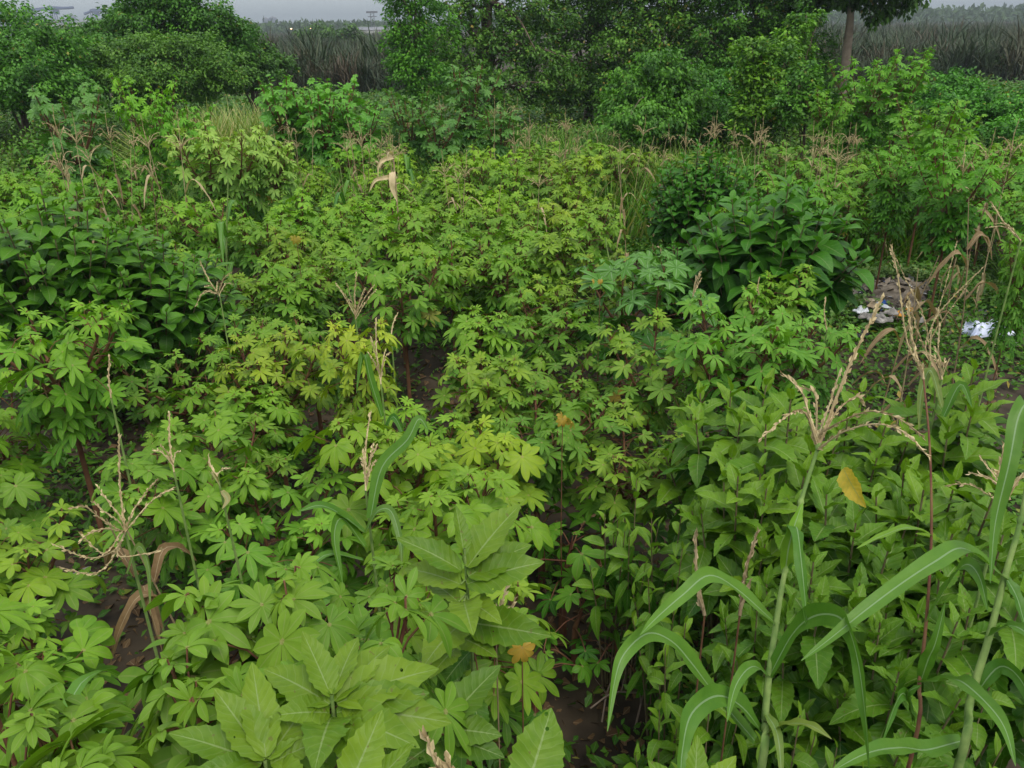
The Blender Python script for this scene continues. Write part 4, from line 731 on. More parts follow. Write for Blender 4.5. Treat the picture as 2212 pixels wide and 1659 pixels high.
for px, py, d, v, lab in [(430, 300, 8.0, 0, 'green maize plant behind the yellow-green cassava, upper left'), (880, 235, 12, 1, 'green maize plant at the back, left of the castor plants'), (735, 300, 10, 2, 'green maize with a dark blade in the straw-coloured row'), (1360, 440, 6.6, 3, 'green maize with a pale drooping blade left of the small-leaved bush'), (620, 1020, 3.0, 1, 'green maize half hidden in the dark cassava gap left of the brown tassel'), (30, 1250, 2.5, 2, 'bluish-green maize at the left edge of the foreground'), (200, 1350, 2.2, 0, 'maize plant with a brown broken leaf in the left foreground')]:
    maize(px, py, d, GRNN, 0, lab, var=v % 3, tint=(.95, 1.05, 1))

# ------------------------------------------------------------------ castor plants
CPF = [cassava_mesh(1.2, .085, 7, 20, .34, seed=650 + i, T=CAST, tier=.6) for i in range(3)]
for me in CPF: me[0].materials[0] = M['castor']
CP = [cassava_mesh(1.2, .17, na, 10, .28, seed=600 + i, T=CAST, tier=.45) for i, na in enumerate((3, 2, 4))]
for me in CP: me[0].materials[0] = M['castor']
for px, py, d, h, v, lab in [(1010, 140, 15, 0, 0, 'blue-green castor plant standing against the dark tree line, centre left'), (880, 190, 14, 0, 1, 'castor plant at the foot of the bright creeper column'), (940, 215, 13.5, 0, 2, 'dull green castor plant just below the tallest castor plant'), (1350, 560, 6.0, 0, 2, 'blue-green large-leaved castor plant left of the glossy bush'),
        (1420, 575, 5.8, 0, 1, 'smaller castor plant touching the glossy bush on its left'), (600, 165, 15, 0, 0, 'castor plant at the left end of the bright green hummock'), (660, 160, 15, 0, 2, 'castor plant in the middle of the bright green hummock'), (720, 165, 15, 0, 1, 'castor plant on the right shoulder of the bright green hummock'), (690, 190, 14, 0, 0, 'castor plant low in front of the bright green hummock'), (770, 205, 14, 0, 2, 'castor plant at the right foot of the bright green hummock'), (130, 185, 13, 0, 1, 'pale grey-green castor plant below the far left mound'), (1080, 225, 13.5, 0, 0, 'castor plant in front of the open-branched tree')]:
    p = PT(px, py, d); b = base_of(p); hh = p.z - b.z; s = (hh / 1.2)
    c = thing('castor_plant', lab, 'castor plant', b, px); c.scale = (max(1, s ** .8),) * 2 + (s,)
    tn = (1, .95, .75) if 'hummock' not in lab else (1.25, 1.35, .5); cm = CPF if d > 10 else CP
    link('foliage', cm[v][0], c, tn); link('stem', cm[v][1], c); take(b, .35)

# ------------------------------------------------------------------ cassava: big individual plants first
NC = 0
def cz(px, py, d, tint, lab, group=None, var=None, meshes=None, wide=1.0, base_h=1.0, pad=.3):
    global NC; NC += 1; p = PT(px, py, d); b = base_of(p); take(b, pad); return cassava(b, p.z - b.z, tint, lab, group, var, None, meshes, wide, base_h=base_h)
for px, py, d, v, wd, tn, lab in [(590, 1320, 1.85, 0, .95, (1.0, 1.12, 1.05), 'tallest foreground cassava with a huge flat pale leaf, just above the bright weed crown'), (400, 1440, 1.8, 2, .95, (1.05, 1.1, .95), 'foreground cassava with overlapping large leaves, left of the bright weed'),
        (180, 1535, 1.8, 1, .95, (1.05, 1.12, .9), 'foreground cassava with a wide leaf over a dark gap, lower left'), (330, 1570, 1.75, 3, .9, (1.0, 1.1, .9), 'foreground cassava at the bottom edge left of the wide-crowned weed'), (20, 1590, 1.8, 0, .8, (1.0, 1.1, .85), 'cassava cut off at the lower left corner of the frame'), (760, 1330, 2.3, 3, .85, (1, 1.1, 1.05), 'foreground cassava with bluish sheen between the huge-leaf cassava and the bitten weed')]:
    cz(px, py, d, tuple(q * .9 for q in tn), lab, None, v, CMH, wd * .92, pad=.2)
for px, py, d, v, wd, tn, lab in [(2030, 212, 10.3, 0, 1.0, (.9, 1.25, .75), 'tall layered cassava at the right, highest of the cassavas in front of the reeds'), (2090, 285, 8.6, 1, .9, (.7, 1.15, .75), 'dense dark tall cassava below the tall layered one, right'), (1950, 300, 9.2, 2, .8, (.7, 1.1, .75), 'tall dark cassava left of the layered cassava, right side'),
        (1890, 108, 14.5, 1, 1.05, (.8, 1.25, .7), 'tall spreading cassava right of the bare slender trunk'), (1965, 105, 14.8, 0, .8, (.85, 1.3, .7), 'tall cassava with a raised tuft, right of the spreading one, before the reeds'), (1800, 185, 13.8, 2, .8, (.85, 1.2, .75), 'tall cassava directly in front of the slender trunk'), (300, 165, 12, 0, .75, (1.05, 1.45, .75), 'tall pointed cassava in front of the creeper mound, upper left'), (380, 205, 11.6, 1, .7, (.8, 1.3, .8), 'tall darker cassava right of the pointed one, upper left'), (2235, 470, 6.9, 2, .5, (.8, 1.1, .7), 'tall cassava at the right edge behind the leaning straw tassel')]:
    cz(px, py, d, tn, lab, None, v, CMB, wd, 2.0, .5)
for i, (px, py, d, lab) in enumerate([(430, 268, 10.6, 'left one of three cassavas with pale silvery turned-up leaves, upper left'), (500, 280, 10.4, 'middle one of three cassavas with pale silvery turned-up leaves, upper left'), (580, 283, 10.6, 'right one of three cassavas with pale silvery turned-up leaves, upper left')]):
    cz(px, py, d, (2.0, 1.75, 4.0), lab, None, i + 2, None, .95)
cz(770, 700, 4.6, (2.1, 1.55, 1.2), 'pale yellow cassava beside the dark water gap, below the open tan tassel', None, 1, None, .75)
cz(90, 660, 4.9, (1.1, 1.3, .8), 'bright-topped cassava at the left edge, just under the dark broad-leaved bush', None, 3)
cz(1600, 660, 4.8, (.9, 1.2, 1.3), 'bluish-green cassava with finger-like leaves in front of the glossy bush, left', None, 2); cz(1720, 665, 4.9, (.9, 1.2, 1.3), 'bluish-green cassava with finger-like leaves in front of the glossy bush, right', None, 5)

cz(852, 455, 7.1, (1.0, 1.12, .85), 'cassava right in front of the whitish curled dead maize', None, 4, None, 1.1); cz(862, 545, 6.2, (.9, 1.08, .85), 'dark green cassava just behind the dark water gap', None, 2, None, 1.1)
GAPS = [(850, 665, 24, 34), (1215, 738, 50, 15), (215, 1075, 60, 40), (150, 1240, 70, 40), (1255, 1500, 150, 180), (1960, 650, 190, 80), (2140, 720, 80, 45), (1390, 515, 75, 40), (480, 225, 60, 40)]
def gapped(b, h, wpad=.12):
    for f in (.1, .35, .6, .85, 1.0):
        for dx in (-wpad, 0, wpad):
            x, y = proj((b.x + dx, b.y, b.z + h * f))
            for cx, cy, rx, ry in GAPS:
                if ((x - cx) / rx) ** 2 + ((y - cy) / ry) ** 2 < 1: return True
    return False
def czone(x, y):
    col = 0 if x < 560 else 1 if x < 1120 else 2 if x < 1620 else 3
    if y < 330: return ('small distant cassava at the back left of the plot', 'small distant cassava at the back, left of centre', 'small distant cassava at the back, right of centre', 'small distant cassava at the back right, behind the straw patch')[col], (1.0, 1.3, .7)
    if y < 470: return ('cassava in the dense green stand behind the dark left bushes', 'yellow-green cassava in the band across the upper middle, left half', 'yellow-green cassava in the band across the upper middle, right half', 'deep green cassava in the hedge-like stand behind the glossy bush')[col], ((.9, 1.2, .75), (1.15, 1.3, .75), (1.1, 1.15, .85), (.75, 1.1, .75))[col]
    if y < 640: return ('cassava between the dark left bushes and the shaded hollow', 'cassava in the stand left of the dark water gap', 'small light green cassava in the central clump right of the water gap', 'deep green cassava at the right side above the rubbish heap')[col], ((.85, 1.1, .8), (.95, 1.12, .85), (1.1, 1.12, .9), (.8, 1.1, .75))[col]
    if y < 850: return ('cassava in the left foreground stand below the broad-leaved bushes', 'light green cassava just below the dark water gap', 'cassava right of centre between the bare soil and the right thicket', 'cassava at the right below the rubbish heap')[col], ((.88, 1.08, .8), (1.08, 1.12, .9), (.95, 1.08, .95), (.85, 1.05, .85))[col]
    if y < 1080: return ('shaded cassava above the left foreground hollow', 'bright cassava in the foreground left of centre', 'cassava in the foreground right of centre, above the dark hollow', 'cassava hidden in the right thicket')[col], ((.85, 1.05, .75), (1.12, 1.15, .8), (.95, 1.1, 1.0), (.85, 1, .8))[col]
    return ('bright leafy cassava in the lower left foreground', 'cassava in the near centre between the brown tassel and the bitten weed', 'dark-stemmed cassava on the near rim of the hollow', 'low cassava at lower right')[col], ((1.08, 1.15, .85), (1.0, 1.1, .95), (.85, 1.08, .95), (.85, 1, .8))[col]
random.seed(33); cand = []
y = 2.0
while y < 13.5:
    s = .47 if y < 5 else .52 if y < 9 else .66
    x = -.69 * y - .6 + rc(0, s)
    while x < .69 * y + .6: cand.append((x + rc(-.14, .14), y + rc(-.14, .14))); x += s
    y += s * .92
cand.sort(key=lambda q: q[0] ** 2 + q[1] ** 2); FARC = []
for x, y in cand:
    b = base_of((x, y)); h = rc(.92, 1.26) * (1 if y > 3.4 else 1.04)
    tx, ty = proj((x, y, h * .9 + b.z))
    if not (-120 < tx < 2330 and 180 < ty < 1800): continue
    if not free(b, .17 if y < 5 else .22): continue
    if tx > 1440 and ty > 760: continue
    if tx > 1780 and ty > 520: continue
    if gapped(b, h): continue
    if y > 10.5 and random.random() < .35: continue
    lab, tn = czone(tx, ty); q = rc(.85, 1.16); yl = rc(.9, 1.15) * (1.26 if random.random() < .2 else 1); tint = (tn[0] * q * yl, tn[1] * q * (1.1 if yl > 1.15 else 1), tn[2] * q); take(b, .2)
    if NC < 296: REG.append((cassava(b, h, tint, lab, 'cassava: ' + lab, None, None, CMH if y < 3.6 else None, 1.08), tx, ty, 'cassava', 'yellow-green ' if yl > 1.2 else '')); NC += 1
    else: FARC.append((b, h))
if FARC:
    f, st = MB(), MB(); src = []
    for me in CM[:4]:
        rows = []
        for q in me:
            V = np.empty(len(q.vertices) * 3, np.float32); q.vertices.foreach_get('co', V); F = np.empty(len(q.loops), np.int32); q.loops.foreach_get('vertex_index', F)
            A = np.empty(len(q.vertices) * 4, np.float32); q.attributes['leaf'].data.foreach_get('color', A); rows.append((V.reshape(-1, 3), F.reshape(-1, 4), A.reshape(-1, 4)))
        src.append(rows)
    for b, h in FARC:
        rows = random.choice(src); a = rc(0, 6.28); Rm = np.array([[math.cos(a), math.sin(a), 0], [-math.sin(a), math.cos(a), 0], [0, 0, 1]])
        for mb_, (V, F, A) in zip((f, st), rows): mb_.add((V * (1.08, 1.08, h)) @ Rm + np.array(b), F, A)
    o = f.build('far_cassava', M['cassava'], color=(1.0, 1.25, .75)); tag(o, 'remaining small cassava massed at the back of the plot', 'cassava', kind='stuff')
    o2 = st.build('stems', M['redstem'], o); o2['kind'] = 'stuff'
# seedlings and a dead leaf spray in the foreground hollow
SEED = [cassava_mesh(.35, .09, 1, 8, .1, hero=True, seed=700 + i) for i in range(2)]
for i, (px, py, lab) in enumerate([(1155, 1485, 'small cassava seedling with one clear star of leaves in the dark hollow'), (1240, 1380, 'small dim cassava seedling at the back of the dark hollow'), (1330, 1420, 'cassava seedling beside the twigs, right part of the hollow'), (1215, 1300, 'cassava seedling on the upper rim of the dark hollow'), (1170, 1190, 'low cassava shoot in front of the dark stems right of the bitten weed'), (1290, 1230, 'low dark green cassava shoot above the hollow')]):
    g = PZ(px, py + 60, .02); cassava(base_of(g), .45 if i < 3 else .6, (.75, 1.05, .8), lab, None, i % 2, None, SEED, 1.2, 'cassava_seedling', .35)
def dead_leaf(lab, px, py, d, s, age=1.0, n=1, col=(1.1, .8, .6)):
    p = PT(px, py, d); b = base_of(p); t = thing('dying_cassava_shoot', lab, 'cassava shoot', b); f = MB(); st = MB(); q = p - b
    tube(st, [(.02, .02, -.02), q * .5, q], [.004, .003, .002], 5)
    for k in range(n): put(f, PALMH[3], q + Vector((rc(-.05, .05), rc(-.05, .05), rc(-.02, .02))) * (k > 0), -1.2 + k, R(-65), .3, s, rnd=.8, age=age)
    f.build('foliage', M['cassava'], t, color=col); st.build('stem', M['redstem'], t)
dead_leaf('rusty orange drooping cassava leaf over the dark foreground hollow', 1128, 1398, 2.6, .075)
dead_leaf('small orange-yellow dying cassava leaves in the middle of the cassava', 1215, 905, 3.6, .05, .8, 3)
dead_leaf('tiny orange leaf spot left of the castor plants', 1297, 606, 5.6, .035, 1, 2)
dead_leaf('yellow drooping cassava leaf in the upper left stand', 640, 515, 6.6, .065, .45, 2)

# ------------------------------------------------------------------ weeds, back of the plot
WC = [bush_mesh(.85, .42, .4, 22, .10, 11, SMALL, 'weed', 800 + i, gap=.03, stemr=.005) for i in range(4)]
def wzone(x):
    return ('leafy weed clump at the back left of the plot', 'leafy weed clump at the back left of the straw-coloured row', 'leafy weed clump in front of the open-branched tree', 'leafy weed clump in front of the rounded shrub', 'leafy weed clump in the back right of the plot')[0 if x < 420 else 1 if x < 860 else 2 if x < 1320 else 3 if x < 1650 else 4]
nW = 0; y = 10.6
random.seed(5)
while y < 20:
    s = .78 if y < 14 else 1.0; x = -.69 * y
    while x < .69 * y:
        b = base_of((x + rc(-.25, .25), y + rc(-.25, .25))); sc = rc(.85, 1.35) * (1 if y < 15 else 1.15); px, py = proj((b.x, b.y, .7)); x += s
        if px > 1700 and py < 255 and b.y > 14: continue
        if gapped(b, .5) or not free(b, .1) or nW >= 290: continue
        lab = wzone(px); q = rc(.85, 1.3); nW += 1
        REG.append((bush('weed_clump', lab, 'weed', b, random.choice(WC), sc, (q * rc(.9, 1.25), 1.15 * q, .9 * q), lab.replace('weed clump', 'weed clumps'), rc(0, 6.28), rc(.8, 1.2)), px, py, 'leafy weed clump', ''))
    y += s
# ------------------------------------------------------------------ grass and ground cover (uncountable)
BLADE = T_simple(4, lambda t: .018 * (1 - t * .92), .8, .3, 0, 0, 3)
def blades(name, label, spots, col=(1, 1, 1), old=.3):
    mb = MB()
    for (cx, cy, rx, ry, n, h0, h1) in spots:
        r = np.sqrt(rng.random(n)); a = rng.random(n) * 6.283; X = cx + rx * r * np.cos(a); Y = cy + ry * r * np.sin(a)
        O = np.column_stack([X, Y, [ground_z(q, w_) for q, w_ in zip(X, Y)]])
        put_many(mb, BLADE, O, rng.random(n) * 6.283, 1.3 + rng.normal(size=n) * .2, rng.normal(size=n) * .3, h0 + (h1 - h0) * rng.random(n), rng.random(n), (rng.random(n) < old) * rng.random(n))
    tag(mb.build(name, M['grass'], color=col), label, 'grass', kind='stuff')
g1 = PY(485, 250, 15.5); g2 = PZ(1150, 225, .8); g3 = PZ(1900, 520, .3); g4 = PZ(1500, 290, .8)
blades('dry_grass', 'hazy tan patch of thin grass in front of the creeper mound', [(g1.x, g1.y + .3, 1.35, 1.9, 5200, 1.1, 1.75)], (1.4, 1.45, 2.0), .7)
blades('tall_grass', 'tall green grass blades scattered through the back of the plot', [(g2.x, 15.5, 2.6, 1.5, 2500, .8, 1.3), (g3.x, g3.y + .3, .8, .6, 900, .5, 1.0), (g4.x, 13, 2.2, 1.6, 3000, .8, 1.2), (-5, 12, 3, 2, 3500, .8, 1.2), (0, 13, 4, 2, 4000, .8, 1.2), (g3.x + 2, g3.y - 1.2, 1.0, .8, 700, .4, .8)], (.9, 1.25, .8), .25)
def cover():
    mb = MB(); N_ = 110000; Y = 1.6 + 15 * rng.random(N_) ** 1.1; X = (rng.random(N_) * 2 - 1) * (Y * .7 + .3)
    nz_ = np.sin(X * 2.1 + 1.3 * np.sin(Y * 1.7)) * np.sin(Y * 2.3 + X) + .4 * rng.normal(size=N_); keep = nz_ > .0
    for i in range(N_):
        if keep[i]:
            x, y = proj((X[i], Y[i], 0))
            if ((x - 1250) / 190) ** 2 + ((y - 1480) / 200) ** 2 < 1 and rng.random() < .75: keep[i] = False
            elif any(((x - cx) / rx) ** 2 + ((y - cy) / ry) ** 2 < 1 for cx, cy, rx, ry in ((850, 680, 45, 60), (1215, 740, 95, 35), (1925, 665, 85, 62), (2140, 722, 85, 22))): keep[i] = rng.random() < .06
    X, Y = X[keep], Y[keep]; m = PZ(1400, 520, 0); n2 = 6000; X = np.concatenate([X, m.x + rng.normal(size=n2) * .35]); Y = np.concatenate([Y, m.y + rng.normal(size=n2) * .6])
    h1 = PZ(2090, 640, 0); n3 = 26000; X = np.concatenate([X, h1.x + rng.normal(size=n3) * 1.3]); Y = np.concatenate([Y, h1.y - .2 + rng.normal(size=n3) * 1.0])
    ok = np.array([not ((proj((a, b_, 0))[0] - 1925) ** 2 / 75 ** 2 + (proj((a, b_, 0))[1] - 668) ** 2 / 52 ** 2 < 1) for a, b_ in zip(X, Y)]); X, Y = X[ok], Y[ok]
    Z = np.array([ground_z(a, b_) for a, b_ in zip(X, Y)]) + .02 + .13 * rng.random(len(X)) ** 2 * (1 + .8 * np.sin(X * 3)); n = len(X)
    put_many(mb, TINY[0], np.column_stack([X, Y, Z]), rng.random(n) * 6.28, rng.normal(size=n) * .45 + .2, rng.normal(size=n) * .4, .025 + .05 * rng.random(n), rng.random(n), (rng.random(n) < .04) * rng.random(n))
    tag(mb.build('ground_weeds', M['weed'], color=(1.0, 1.15, .9)), 'low creeping weeds covering the soil between the plants', 'ground cover', kind='stuff')
    mb = MB(); n = 9000; Y = 2 + 9 * rng.random(n); X = (rng.random(n) * 2 - 1) * Y * .68; Z = np.array([ground_z(a, b_) for a, b_ in zip(X, Y)]) + .012
    put_many(mb, TINY[1], np.column_stack([X, Y, Z]), rng.random(n) * 6.28, rng.normal(size=n) * .2, rng.normal(size=n) * .5, .03 + .06 * rng.random(n), rng.random(n) * .5)
    tag(mb.build('leaf_litter', M['dry'], color=(.5, .4, .34)), 'dead brown leaves and bits lying on the dark soil', 'leaf litter', kind='stuff')
cover()
# ------------------------------------------------------------------ twigs in the hollow
for i, (x0, y0, x1, y1, lab) in enumerate([(1290, 1385, 1345, 1440, 'thin pale twig crossing the upper right of the hollow'), (1340, 1450, 1300, 1560, 'forked bare twig standing in the right of the hollow'), (1275, 1530, 1400, 1500, 'grey twig lying flat near the right bank of the hollow'), (1180, 1420, 1260, 1450, 'reddish twig beside the orange cassava leaf'), (1390, 1480, 1370, 1580, 'curved bare twig on the right bank of the hollow')]):
    a, c = PZ(x0, y0, .12), PZ(x1, y1, .05); s = MB(); b = base_of(a); md = (a + c) / 2 + Vector((rc(-.05, .05), 0, rc(.02, .1)))
    sp = spline([a - b, md - b, c - b], 5); tube(s, sp, .0045, 5); q = sp[6]; tube(s, [q, q + Vector((rc(-.1, .1), rc(-.05, .05), .09))], [.003, .0015], 4)
    o = s.build('twig', M['greybark'] if i != 3 else M['redstem']); o.location = b; tag(o, lab, 'twig')

# ------------------------------------------------------------------ rubbish
def earth():
    a_ = PZ(2140, 725, 0)
    for nm, c, rx, ry in (('bare_earth', HEAP, .72, .55), ('bare_earth', a_, 1.0, .42)):
        n = 30; V = [(c.x + rx * (i / n * 2 - 1), c.y + ry * (j / n * 2 - 1)) for i in range(n + 1) for j in range(n + 1)]
        V = [(x, y, ground_z(x, y) + .022 * max(-1, 1 - 1.15 * (((x - c.x) / rx) ** 2 + ((y - c.y) / ry) ** 2) + .25 * math.sin(x * 9 + y * 5)) + rc(-.004, .02)) for x, y in V]
        mb = MB(); mb.add(V, grid_faces(n + 1, n + 1), [(0, 0, 0, 0)] * len(V)); tag(mb.build(nm, M['earth']), kind='structure')
earth()
def pale_weeds():
    mb = MB(); c = PZ(2060, 655, 0); n = 16000; X = c.x + rng.normal(size=n) * .85; Y = c.y + rng.normal(size=n) * .5
    k = (((X - HEAP.x) / .62) ** 2 + ((Y - HEAP.y + .15) / .5) ** 2 > 1) & (((X - PZ(2150, 718, 0).x) / .38) ** 2 + ((Y - PZ(2150, 718, 0).y) / .3) ** 2 > 1); X, Y = X[k], Y[k]; n = len(X)
    Z = np.array([ground_z(a, b_) for a, b_ in zip(X, Y)]) + .03 + (.10 + .10 * np.sin(X * 4) * np.sin(Y * 5)) * rng.random(n)
    put_many(mb, TINY[0], np.column_stack([X, Y, Z]), rng.random(n) * 6.28, rng.normal(size=n) * .5 + .2, rng.normal(size=n) * .4, .03 + .04 * rng.random(n), rng.random(n))
    tag(mb.build('pale_weeds', M['weed'], color=(2.2, 1.6, 6.0)), 'pale grey-green creeping weeds spreading round the rubbish heap', 'ground cover', kind='stuff')
pale_weeds()
def crumple(name, lab, cat, px, py, sx, sy, hgt, m, seed, rz=0.0, res=9, curl=.0):
    r = np.random.default_rng(seed); p = PZ(px, py, .0); z0 = ground_z(p.x, p.y); p = PZ(px, py, z0 + hgt * .5); mb = MB(); V = []
    ph = r.random(6) * 6.28
    for top in (1, 0):
        for i in range(res):
            for j in range(res):
                u, v = i / (res - 1) * 2 - 1, j / (res - 1) * 2 - 1; e_ = max(0, 1 - max(abs(u), abs(v)) ** 4)
                n_ = .5 + .25 * math.sin(u * 4 + ph[0] + 2 * math.sin(v * 3 + ph[1])) + .2 * math.sin(v * 6 + ph[2] + u * 3) + r.normal() * .06
                V.append((u * sx / 2 * (1 + .12 * math.sin(v * 5 + ph[3])), v * sy / 2 * (1 + .12 * math.sin(u * 5 + ph[4])), (hgt * n_ * (.25 + .75 * e_) * top) + curl * u * u * hgt - (1 - top) * .004))
    g = grid_faces(res, res); F = np.concatenate([g, g[:, ::-1] + res * res]); mb.add(V, F, [(0, 0, .5, 0)] * len(V))
    rim = [i * res for i in range(res)] + [(res - 1) * res + j for j in range(1, res)] + [i * res + res - 1 for i in range(res - 2, -1, -1)] + list(range(res - 2, 0, -1)); k = res * res
    mb.F.append(np.array([[rim[i], rim[(i + 1) % len(rim)], rim[(i + 1) % len(rim)] + k, rim[i] + k] for i in range(len(rim))]))
    o = mb.build(name, M[m], None, False); o.location = (p.x, p.y, z0 + .01); o.rotation_euler = (rc(-.2, .2), rc(-.2, .2), rz); return tag(o, lab, cat)
for i, a in enumerate([('plastic_sheet', 'larger of the two crumpled bluish-white sheets on bare soil at the right edge', 'plastic sheet', 2132, 705, .38, .28, .15, 'paper'), ('plastic_sheet', 'smaller bluish-white sheet touching the larger one, right side', 'plastic sheet', 2170, 716, .2, .17, .12, 'paper'),
        ('plastic_sheet', 'thin white strip just right of the bluish-white sheets', 'plastic strip', 2182, 728, .14, .06, .08, 'white'), ('plastic_bag', 'faded red plastic scrap behind the bluish-white sheets', 'plastic scrap', 2184, 703, .14, .1, .1, 'red'),
        ('plastic_bag', 'black bag at the upper left corner of the rubbish heap', 'bag', 1868, 628, .22, .18, .1, 'black'), ('plastic_cup', 'small bright blue scrap on the rubbish heap', 'plastic scrap', 1911, 653, .07, .06, .05, 'bluep'),
        ('plastic_sheet', 'white strip right under the blue scrap on the rubbish heap', 'plastic strip', 1908, 661, .14, .05, .03, 'white'), ('cardboard_piece', 'tan cardboard piece at the left of the rubbish heap, beside the black bag', 'cardboard', 1880, 648, .16, .1, .03, 'tan'), ('cardboard_piece', 'tan flat piece left of the blue scrap', 'cardboard', 1884, 658, .13, .07, .03, 'tan'),
        ('cloth_lump', 'large grey lump at the bottom of the rubbish heap', 'sack', 1902, 684, .2, .16, .09, 'grey'), ('cloth_lump', 'smaller grey lump left of the large grey one', 'sack', 1870, 680, .12, .1, .07, 'grey'), ('cloth_lump', 'pale grey lump above the large grey one, right', 'sack', 1930, 672, .16, .12, .07, 'grey'),
        ('wrapper', 'orange-yellow wrapper on the right side of the rubbish heap', 'wrapper', 1940, 676, .14, .1, .04, 'orange'), ('wrapper', 'small orange wrapper at the far right of the rubbish heap', 'wrapper', 1966, 668, .07, .05, .03, 'orange'), ('plastic_sheet', 'long thin white strip along the top edge of the rubbish heap', 'plastic strip', 1925, 615, .34, .06, .02, 'tan'), ('plastic_sheet', 'short white strip at the top left of the rubbish heap', 'plastic strip', 1895, 616, .14, .05, .02, 'white'),
        ('plastic_bag', 'whitish bag at the left rim of the rubbish heap', 'bag', 1861, 668, .1, .12, .06, 'white'), ('plastic_bag', 'dark red and black scrap below the rubbish heap', 'plastic scrap', 1846, 716, .12, .08, .05, 'red'), ('plastic_bag', 'black scrap next to the dark red one below the rubbish heap', 'plastic scrap', 1862, 720, .14, .09, .05, 'black'),
        ('plastic_scrap', 'upper of two white flakes caught in the glossy bush', 'plastic scrap', 1785, 690, .05, .04, .03, 'white'), ('plastic_scrap', 'tiny white scrap shining through the cassava left of the glossy bush', 'plastic scrap', 1478, 690, .07, .06, .05, 'white'), ('plastic_scrap', 'bright white scrap in the middle of the central cassava', 'plastic scrap', 1256, 842, .12, .08, .05, 'white'),
        ('plastic_bag', 'grey-white crumpled bag on the soil in the left foreground hollow', 'bag', 165, 1250, .2, .14, .06, 'grey'), ('plastic_scrap', 'left white flake below the grey bag in the left hollow', 'plastic scrap', 112, 1268, .07, .06, .02, 'white'), ('plastic_scrap', 'right white flake below the grey bag in the left hollow', 'plastic scrap', 152, 1280, .07, .05, .02, 'white'), ('plastic_bag', 'dull grey bag in the shade behind the left foreground tassel', 'bag', 345, 1040, .16, .12, .05, 'grey'),
        ('stone', 'grey lump of rubble at the right rim of the rubbish heap', 'stone', 1990, 690, .1, .09, .06, 'grey'), ('cardboard_piece', 'brown scrap on the bare soil left of the bluish-white sheets', 'cardboard', 2100, 722, .16, .08, .02, 'tan'), ('cardboard_piece', 'flat tan scrap on the soil below the bluish-white sheets', 'cardboard', 2140, 742, .2, .07, .02, 'tan')]):
    crumple(*a[:9], m=a[9] if len(a) > 9 else None, seed=i, rz=i * .9) if len(a) > 9 else crumple(a[0], a[1], a[2], a[3], a[4], a[5], a[6], a[7], a[8], i, i * .9)
def bits():
    mb = MB(); n = 1700; X = HEAP.x + .05 + rng.normal(size=n) * .5; Y = HEAP.y + rng.normal(size=n) * .42; X[550:700] = HEAP.x + 1 + rng.normal(size=150) * .7; X[700:850] = PZ(2140, 722, 0).x + rng.normal(size=150) * .4; Y[700:850] = PZ(2140, 722, 0).y + rng.normal(size=150) * .2
    Z = np.array([ground_z(a, b_) for a, b_ in zip(X, Y)]) + .015
    put_many(mb, QUAD, np.column_stack([X, Y, Z]), rng.random(n) * 6.28, rng.normal(size=n) * .4, rng.normal(size=n) * .4, .03 + .10 * rng.random(n) ** 2, rng.random(n))
    m, nn = mat('mixed_litter'); at_ = N(nn, 'ShaderNodeAttribute', attribute_name='leaf'); sp = N(nn, 'ShaderNodeSeparateColor'); nn.links.new(at_.outputs['Color'], sp.inputs[0])
    rp = N(nn, 'ShaderNodeValToRGB'); rp.color_ramp.interpolation = 'CONSTANT'; nn.links.new(sp.outputs[2], rp.inputs[0]); el = rp.color_ramp.elements
    el[0].color = (.08, .06, .05, 1); el[1].position = .9; el[1].color = (.7, .7, .74, 1)
    for p_, c_ in ((.3, (.16, .13, .1)), (.5, (.3, .24, .18)), (.68, (.32, .32, .33)), (.8, (.05, .05, .06)), (.86, (.1, .15, .3)), (.88, (.4, .35, .28))): k_ = el.new(p_); k_.color = (*c_, 1)
    p = N(nn, 'ShaderNodeBsdfPrincipled'); nn.links.new(rp.outputs[0], p.inputs['Base Color']); o = N(nn, 'ShaderNodeOutputMaterial'); nn.links.new(p.outputs[0], o.inputs[0])
    tag(mb.build('small_litter', m), 'tiny mixed scraps strewn over the rubbish heap', 'litter', kind='stuff')
bits()

# scrub between the plot and the reeds
def scrub():
    mb = MB(); n = 90000; Y = 17 + 21 * rng.random(n) ** 1.2; X = (rng.random(n) * 2 - 1) * Y * .72
    hh = .35 + .35 * np.sin(X * 1.1 + 2 * np.sin(Y * .9)) * np.sin(Y * .8) + .3 * rng.random(n); Z = np.clip(hh, .05, 2) * .6 * rng.random(n) ** .5
    put_many(mb, QUAD, np.column_stack([X, Y, Z]), rng.random(n) * 6.28, rng.normal(size=n) * .5, rng.normal(size=n) * .4, .12 + .14 * rng.random(n), rng.random(n), (rng.random(n) < .06) * rng.random(n))
    tag(mb.build('scrub', M['weed'], color=(.8, 1.0, .85)), 'low green scrub between the plot and the reeds', 'scrub', kind='stuff')
scrub()

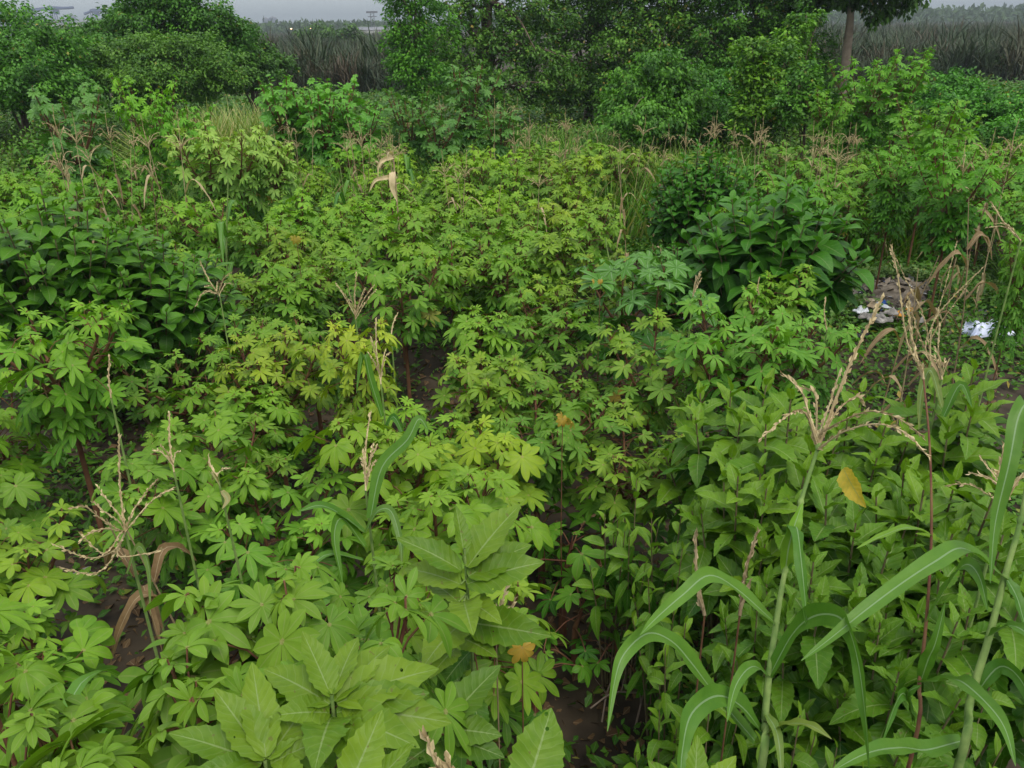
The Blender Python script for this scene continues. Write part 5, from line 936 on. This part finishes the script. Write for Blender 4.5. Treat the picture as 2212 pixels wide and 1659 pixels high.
# every repeat gets a label of its own: its rank on one side of the landmark nearest to it
LM = [(768, 640, 'the open tan tassel'), (475, 600, 'the drooping whitish tassel'), (257, 1060, 'the fanned pale tassel at left'), (800, 960, 'the narrow brown tassel'), (1003, 1250, 'the insect-bitten weed'), (1385, 575, 'the blue-green castor pair'), (1660, 540, 'the glossy large-leaved bush'), (1520, 400, 'the dome of small leaves'),
      (180, 520, 'the dark left bushes'), (848, 370, 'the whitish curled dead maize'), (1372, 300, 'the rust-brown dead maize'), (500, 260, 'the silvery cassavas'), (320, 190, 'the tall pointed cassava'), (670, 190, 'the bright castor hummock'), (1215, 905, 'the orange-yellow dying leaves'), (1230, 735, 'the bare soil patch'), (812, 760, 'the thin dark tassel'),
      (1420, 210, 'the large rounded shrub'), (1650, 190, 'the stacked-tuft shrub'), (2030, 280, 'the tall layered cassava'), (1925, 660, 'the rubbish heap'), (1010, 180, 'the tallest castor plant'), (590, 1330, 'the huge-leaf cassava'), (366, 960, 'the three-armed tassel'), (1256, 842, 'the bright white scrap'), (1255, 1450, 'the dark hollow'), (640, 515, 'the yellow drooping leaf'),
      (1062, 340, 'the pale bent dead maize'), (1985, 490, 'the brown withered maize'), (100, 205, 'the grey-green castor'), (1890, 170, 'the tall spreading cassava'), (850, 670, 'the dark water gap'), (1230, 230, 'the tall green grass'), (90, 680, 'the bright-topped cassava at left')]
ORD = ['nearest', 'second', 'third', 'fourth', 'fifth', 'sixth', 'seventh', 'eighth', 'ninth', 'tenth', 'eleventh', 'twelfth', 'thirteenth', 'fourteenth', 'fifteenth', 'sixteenth', 'seventeenth', 'eighteenth', 'nineteenth', 'twentieth']
cells = {}
for o, x, y, noun, adj in REG:
    lx, ly, ln = min(LM, key=lambda q: (q[0] - x) ** 2 + ((q[1] - y) * 1.3) ** 2); dx, dy = x - lx, (y - ly) * 1.3
    side = ('right of' if dx > 0 else 'left of') if abs(dx) > abs(dy) else ('in front of' if dy > 0 else 'behind')
    cells.setdefault((noun, ln, side), []).append((dx * dx + dy * dy, o, adj))
for (noun, ln, side), v in cells.items():
    v.sort(key=lambda q: q[0])
    for i, (_, o, adj) in enumerate(v): o['label'] = ('only ' if len(v) == 1 else ORD[min(i, 19)] + ' ') + adj + noun + ' ' + side + ' ' + ln if len(v) > 1 else adj + noun + ' just ' + side + ' ' + ln

# ------------------------------------------------------------------ haze
hb = MB(); box(hb, (0, 1530, 19), (5300, 3300, 40)); hm, n = mat('haze_air'); pv = N(n, 'ShaderNodeVolumePrincipled'); pv.inputs['Color'].default_value = (.52, .58, .65, 1); pv.inputs['Density'].default_value = .0009; pv.inputs['Anisotropy'].default_value = .1
oo = N(n, 'ShaderNodeOutputMaterial'); n.links.new(pv.outputs[0], oo.inputs['Volume']); tag(hb.build('haze', hm, None, False), 'pale evening haze over the land', 'haze', kind='stuff')
print('CASSAVA', NC, len(FARC), 'WEEDS', nW)
